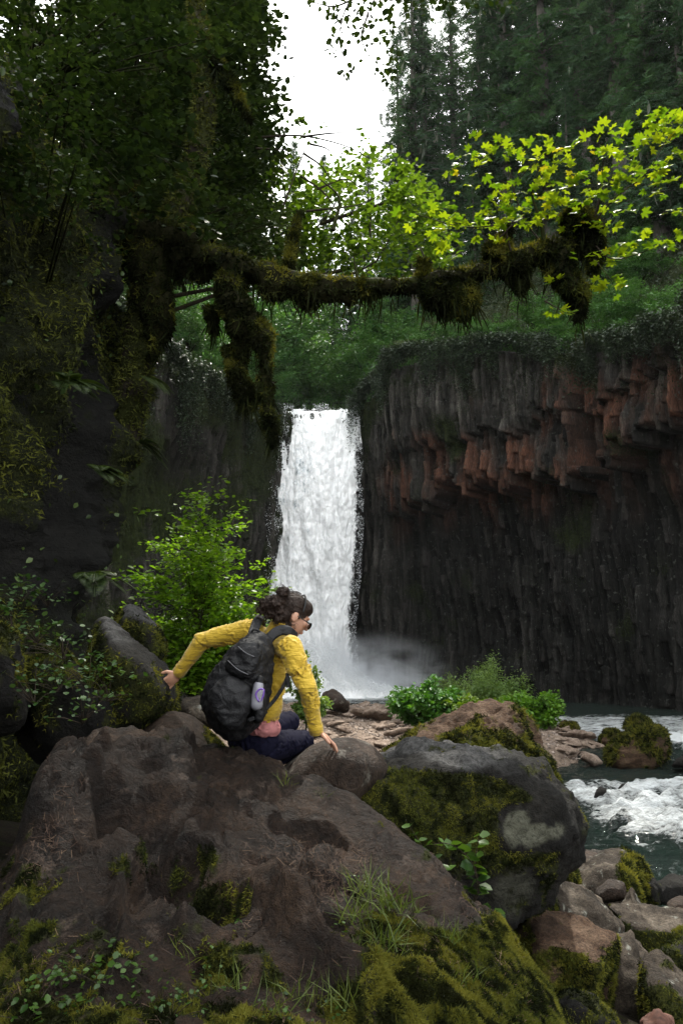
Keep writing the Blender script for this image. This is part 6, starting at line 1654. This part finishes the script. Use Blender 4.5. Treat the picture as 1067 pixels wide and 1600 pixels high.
ho = link('hair', mesh('hair', v - PO, f, M_HAIR), person)
rng = np.random.default_rng(900)
tl = [(J(442, 926, 4.50), .034), (J(432, 944, 4.50), .050), (J(418, 943, 4.50), .042), (J(410, 952, 4.51), .032), (J(436, 962, 4.50), .042), (J(440, 960, 4.52), .040), (J(425, 958, 4.50), .030), (J(446, 944, 4.53), .036), (J(450, 974, 4.53), .022)]
v, f = fuse([ell(c, np.eye(3), (r_,) * 3) for c, r_ in tl], .0045, 1)
nn_ = vnormals(v, f); v = v + nn_ * (.014 * fbm(v, 34, 4, 8, .6))[:, None]
pt = link('curly_tail', mesh('curly_tail', v - PO, f, M_HAIR), ho)
mb_ = MB()
for k in range(420):
    c, r_ = tl[rng.integers(0, len(tl))]
    d = nrm_(rng.normal(size=3)); a = c + d * r_ * .9; s = np.linspace(0, 1, 9)[:, None]; L = rng.uniform(.02, .05)
    e1 = nrm_(np.cross(d, rng.normal(size=3))); e2 = np.cross(d, e1)
    ph = rng.uniform(0, 6.3); w = rng.uniform(.003, .008)
    pth_ = a + d * L * s + e1 * w * np.sin(s * 9 + ph) + e2 * w * np.cos(s * 9 + ph) - np.array((0, 0, .02)) * s * s
    v, f = tube(pth_, np.linspace(.0016, .0007, 9), 4); mb_.add(v - PO, f)
for k in range(160):
    d = nrm_(np.array((rng.normal() * .8, rng.normal() * .7, abs(rng.normal()) * .8))); a = headc + HX.T @ (np.array((.080, .094, .086)) * d + (0, -.02, .035))
    s = np.linspace(0, 1, 7)[:, None]; tdir = nrm_(np.cross(HX.T @ d, rng.normal(size=3)))
    pth_ = a + tdir * rng.uniform(.02, .05) * s + (HX.T @ d) * .010 * np.sin(s * math.pi)
    v, f = tube(pth_, np.linspace(.0012, .0006, 7), 4); mb_.add(v - PO, f)
link('stray_strands', mb_.mesh('stray_strands', M_HAIR), ho)
v, f = tube(np.array([hp(.088 * math.cos(a), .018 - .012 * math.sin(a), .040 + .092 * math.sin(a)) for a in np.linspace(-.1, math.pi + .1, 24)]), .0045, 8)
link('headband', mesh('headband', v - PO, f, plain_mat('black_band', (.01, .01, .011), .5, .4)), ho)
# sunglasses and earring: worn, parts of their own things
M_LENS = plain_mat('dark_lens', (.006, .006, .007), .08, .6, .05)
sg = empty('sunglasses', hp(0, .108, -.012)); tag(sg, 'dark sunglasses on the lowered face of the person', 'sunglasses'); SO = np.array(sg.location)
for s_ in (-1, 1):
    v, f = ell(hp(.034 * s_, .104, -.016), HX, (.029, .006, .021)); link('lens', mesh('lens', v - SO, f, M_LENS), sg)
    v, f = tube(np.array([hp(.062 * s_, .100, -.008), hp(.077 * s_, .06, -.006), hp(.080 * s_, -.005, -.002)]), (.004, .0034, .003), 6); link('temple', mesh('temple', v - SO, f, M_LENS), sg)
v, f = tube(np.array([hp(-.01, .112, -.012), hp(.01, .112, -.012)]), .003, 6); link('bridge', mesh('bridge', v - SO, f, M_LENS), sg)

# ---- backpack
M_PACK, t, b = newmat('black_nylon')
tb = nd(t, 'TexCoord').outputs['Object']
t.links.new(mixc(t, noise_n(t, 25, 4, .6, tb), (.004, .004, .0045), (.010, .010, .012)), b.inputs['Base Color']); b.inputs['Roughness'].default_value = .6; b.inputs['Specular IOR Level'].default_value = .3
bm = nd(t, 'Bump', {'Height': math_n(t, 'ADD', noise_n(t, 16, 5, .6, tb, .8), math_n(t, 'MULTIPLY', noise_n(t, 180, 2, .5, tb), .1)), 'Strength': .8, 'Distance': .02}); t.links.new(bm.outputs['Normal'], b.inputs['Normal'])
bp = empty('backpack', J(370, 1150, 4.3)); BO = np.array(bp.location)
tag(bp, 'large black backpack worn on the back of the person in yellow', 'backpack')
def soft(out, Y, t_, shrink, fs, bs, p, sub, seed, amp=.014):
    v, f = rock_shape(poly_pts(out, Y, t_, shrink, fs, bs), sub, p, amp, 2.2, seed)
    v = v + vnormals(v, f) * (.008 * np.clip(fbm(v * (1, 1, 2.2), 9, 3, seed, .5, True), -1, 1))[:, None]
    return v, f
v, f = soft([(388, 990), (404, 988), (419, 1000), (425, 1022), (421, 1062), (414, 1108), (400, 1135), (380, 1158), (348, 1158), (325, 1130), (316, 1096), (320, 1068), (335, 1043), (352, 1018), (370, 1000)], 4.14, .40, .7, (-6, 2), (16, 2), 7, 6, 71)
link('main_bag', mesh('main_bag', v - BO, f, M_PACK), bp)
v, f = soft([(378, 1000), (398, 998), (408, 1012), (406, 1040), (392, 1062), (368, 1060), (352, 1042), (360, 1018)], 4.08, .17, .72, (-2, 2), (4, 0), 7, 5, 72)
link('top_pocket', mesh('top_pocket', v - BO, f, M_PACK), bp)
v, f = soft([(345, 1060), (372, 1056), (392, 1070), (392, 1110), (378, 1142), (350, 1144), (330, 1118), (326, 1085)], 4.04, .22, .72, (-2, 2), (4, 0), 7, 5, 73)
link('front_pocket', mesh('front_pocket', v - BO, f, M_PACK), bp)
def strap(pts, w, th, mat, n=26, nrm=None):
    p = smooth_path([J(*q) for q in pts], n)
    t_ = np.gradient(p, axis=0); t_ /= np.linalg.norm(t_, axis=1, keepdims=True)
    nn = np.tile(nrm if nrm is not None else (0.2, -1, .3), (n, 1)); nn = nn - (nn * t_).sum(1, keepdims=True) * t_; nn /= np.linalg.norm(nn, axis=1, keepdims=True)
    s_ = np.cross(t_, nn)
    prof_ = [(-w, -th), (-w * .6, -th * 1.5), (w * .6, -th * 1.5), (w, -th), (w, th), (-w, th)]
    v = (p[:, None] + np.array([a for a, _ in prof_])[None, :, None] * s_[:, None] - np.array([c for _, c in prof_])[None, :, None] * nn[:, None]).reshape(-1, 3)
    i = np.arange(n * 6).reshape(n, 6); j = np.roll(i, -1, 1)
    return v, np.stack((i[:-1], j[:-1], j[1:], i[1:]), -1).reshape(-1, 4)
for pts in ([(392, 1004, 4.34), (396, 988, 4.38), (402, 972, 4.48), (408, 966, 4.58), (412, 974, 4.70)], [(412, 1010, 4.34), (424, 994, 4.36), (438, 985, 4.39), (450, 986, 4.40), (461, 996, 4.45)]):
    v, f = strap(pts, .027, .007, M_PACK); so = link('shoulder_strap', mesh('shoulder_strap', v - BO, f, M_PACK), bp)
for pts in ([(452, 1050, 4.38), (443, 1072, 4.37), (430, 1092, 4.37), (416, 1108, 4.36)], [(449, 1052, 4.37), (450, 1062, 4.36), (451, 1074, 4.36)], [(414, 1042, 4.26), (400, 1048, 4.14), (386, 1052, 4.06)], [(416, 1112, 4.33), (404, 1118, 4.2), (388, 1126, 4.10)]):
    v, f = strap(pts, .010, .003, M_PACK, 14); link('webbing', mesh('webbing', v - BO, f, M_PACK), bp)
v, f = tube(smooth_path([J(392, 992, 4.30), J(396, 984, 4.29), J(405, 986, 4.29), J(408, 996, 4.30)], 12), .006, 8); link('haul_loop', mesh('haul_loop', v - BO, f, M_PACK), bp)
M_GREYT = plain_mat('grey_trim', (.09, .09, .10), .4, .5)
for pts in ([(372, 1010, 4.07), (384, 1020, 4.055), (397, 1026, 4.06)], [(356, 1032, 4.07), (372, 1046, 4.04), (388, 1054, 4.05)], [(388, 996, 4.24), (400, 1000, 4.25), (412, 1006, 4.27)]):
    v, f = tube(smooth_path([J(*q) for q in pts], 14), .0022, 6); link('zip', mesh('zip', v - BO, f, M_GREYT), bp)
v, f = soft([(396, 1086), (416, 1082), (416, 1106), (410, 1128), (396, 1130)], 4.14, .14, .8, (0, 0), (0, 0), 8, 4, 74); link('side_pocket', mesh('side_pocket', v - BO, f, M_PACK), bp)
# grey bottle pouch and purple carabiner hanging on the side
bt_ = empty('water_bottle', J(402, 1108, 4.12)); WO = np.array(bt_.location); tag(bt_, 'grey bottle in the side pocket of the backpack', 'bottle')
v, f, f2 = cone(J(401, 1100, 4.12), J(404, 1072, 4.13), .032, .026, 9, 20); link('bottle_body', mesh('bottle_body', v - WO, [f, f2], plain_mat('grey_bottle', (.20, .20, .23), .3, .5, .1)), bt_)
v, f, f2 = cone(J(405, 1068, 4.13), J(406, 1060, 4.13), .018, .016, 4, 16); link('bottle_cap', mesh('bottle_cap', v - WO, [f, f2], M_PACK), bt_)
ca = empty('carabiner', J(406, 1086, 4.07)); KO = np.array(ca.location); tag(ca, 'purple carabiner clipped beside the grey bottle', 'carabiner')
loop = smooth_path([J(402, 1092, 4.08), J(400, 1084, 4.08), J(406, 1077, 4.08), J(412, 1078, 4.08), J(411, 1088, 4.08), J(406, 1096, 4.08), J(402, 1092, 4.08)], 30)
v, f = tube(loop, .0045, 8); link('ring', mesh('ring', v - KO, f, plain_mat('purple_metal', (.14, .06, .34), .3, .6, .1)), ca)
v, f = tube(np.array([J(411, 1078, 4.075), J(406, 1096, 4.075)]), .003, 8); link('gate', mesh('gate', v - KO, f, plain_mat('steel', (.6, .6, .62), .3, .6, .1, metal=.8)), ca)
# ------------------------------------------------------------------ the damp air of the gorge
M_HAZE = bpy.data.materials.new('haze'); M_HAZE.use_nodes = True
t = M_HAZE.node_tree; t.nodes.remove(t.nodes['Principled BSDF'])
pv = nd(t, 'VolumePrincipled', {'Color': (.92, .96, 1, 1), 'Density': .00007, 'Anisotropy': .2})
t.links.new(pv.outputs[0], t.nodes['Material Output'].inputs['Volume'])
bxv = np.array([(x, y, z) for x in (-1000, 1000) for y in (-700, 1600) for z in (-4, 260)], float)
bxf = np.array([(0, 1, 3, 2), (4, 6, 7, 5), (0, 4, 5, 1), (2, 3, 7, 6), (0, 2, 6, 4), (1, 5, 7, 3)])
tag(link('haze', mesh('haze', bxv, bxf, M_HAZE, smooth=False)), 'thin damp haze in the gorge', 'haze', kind='stuff')
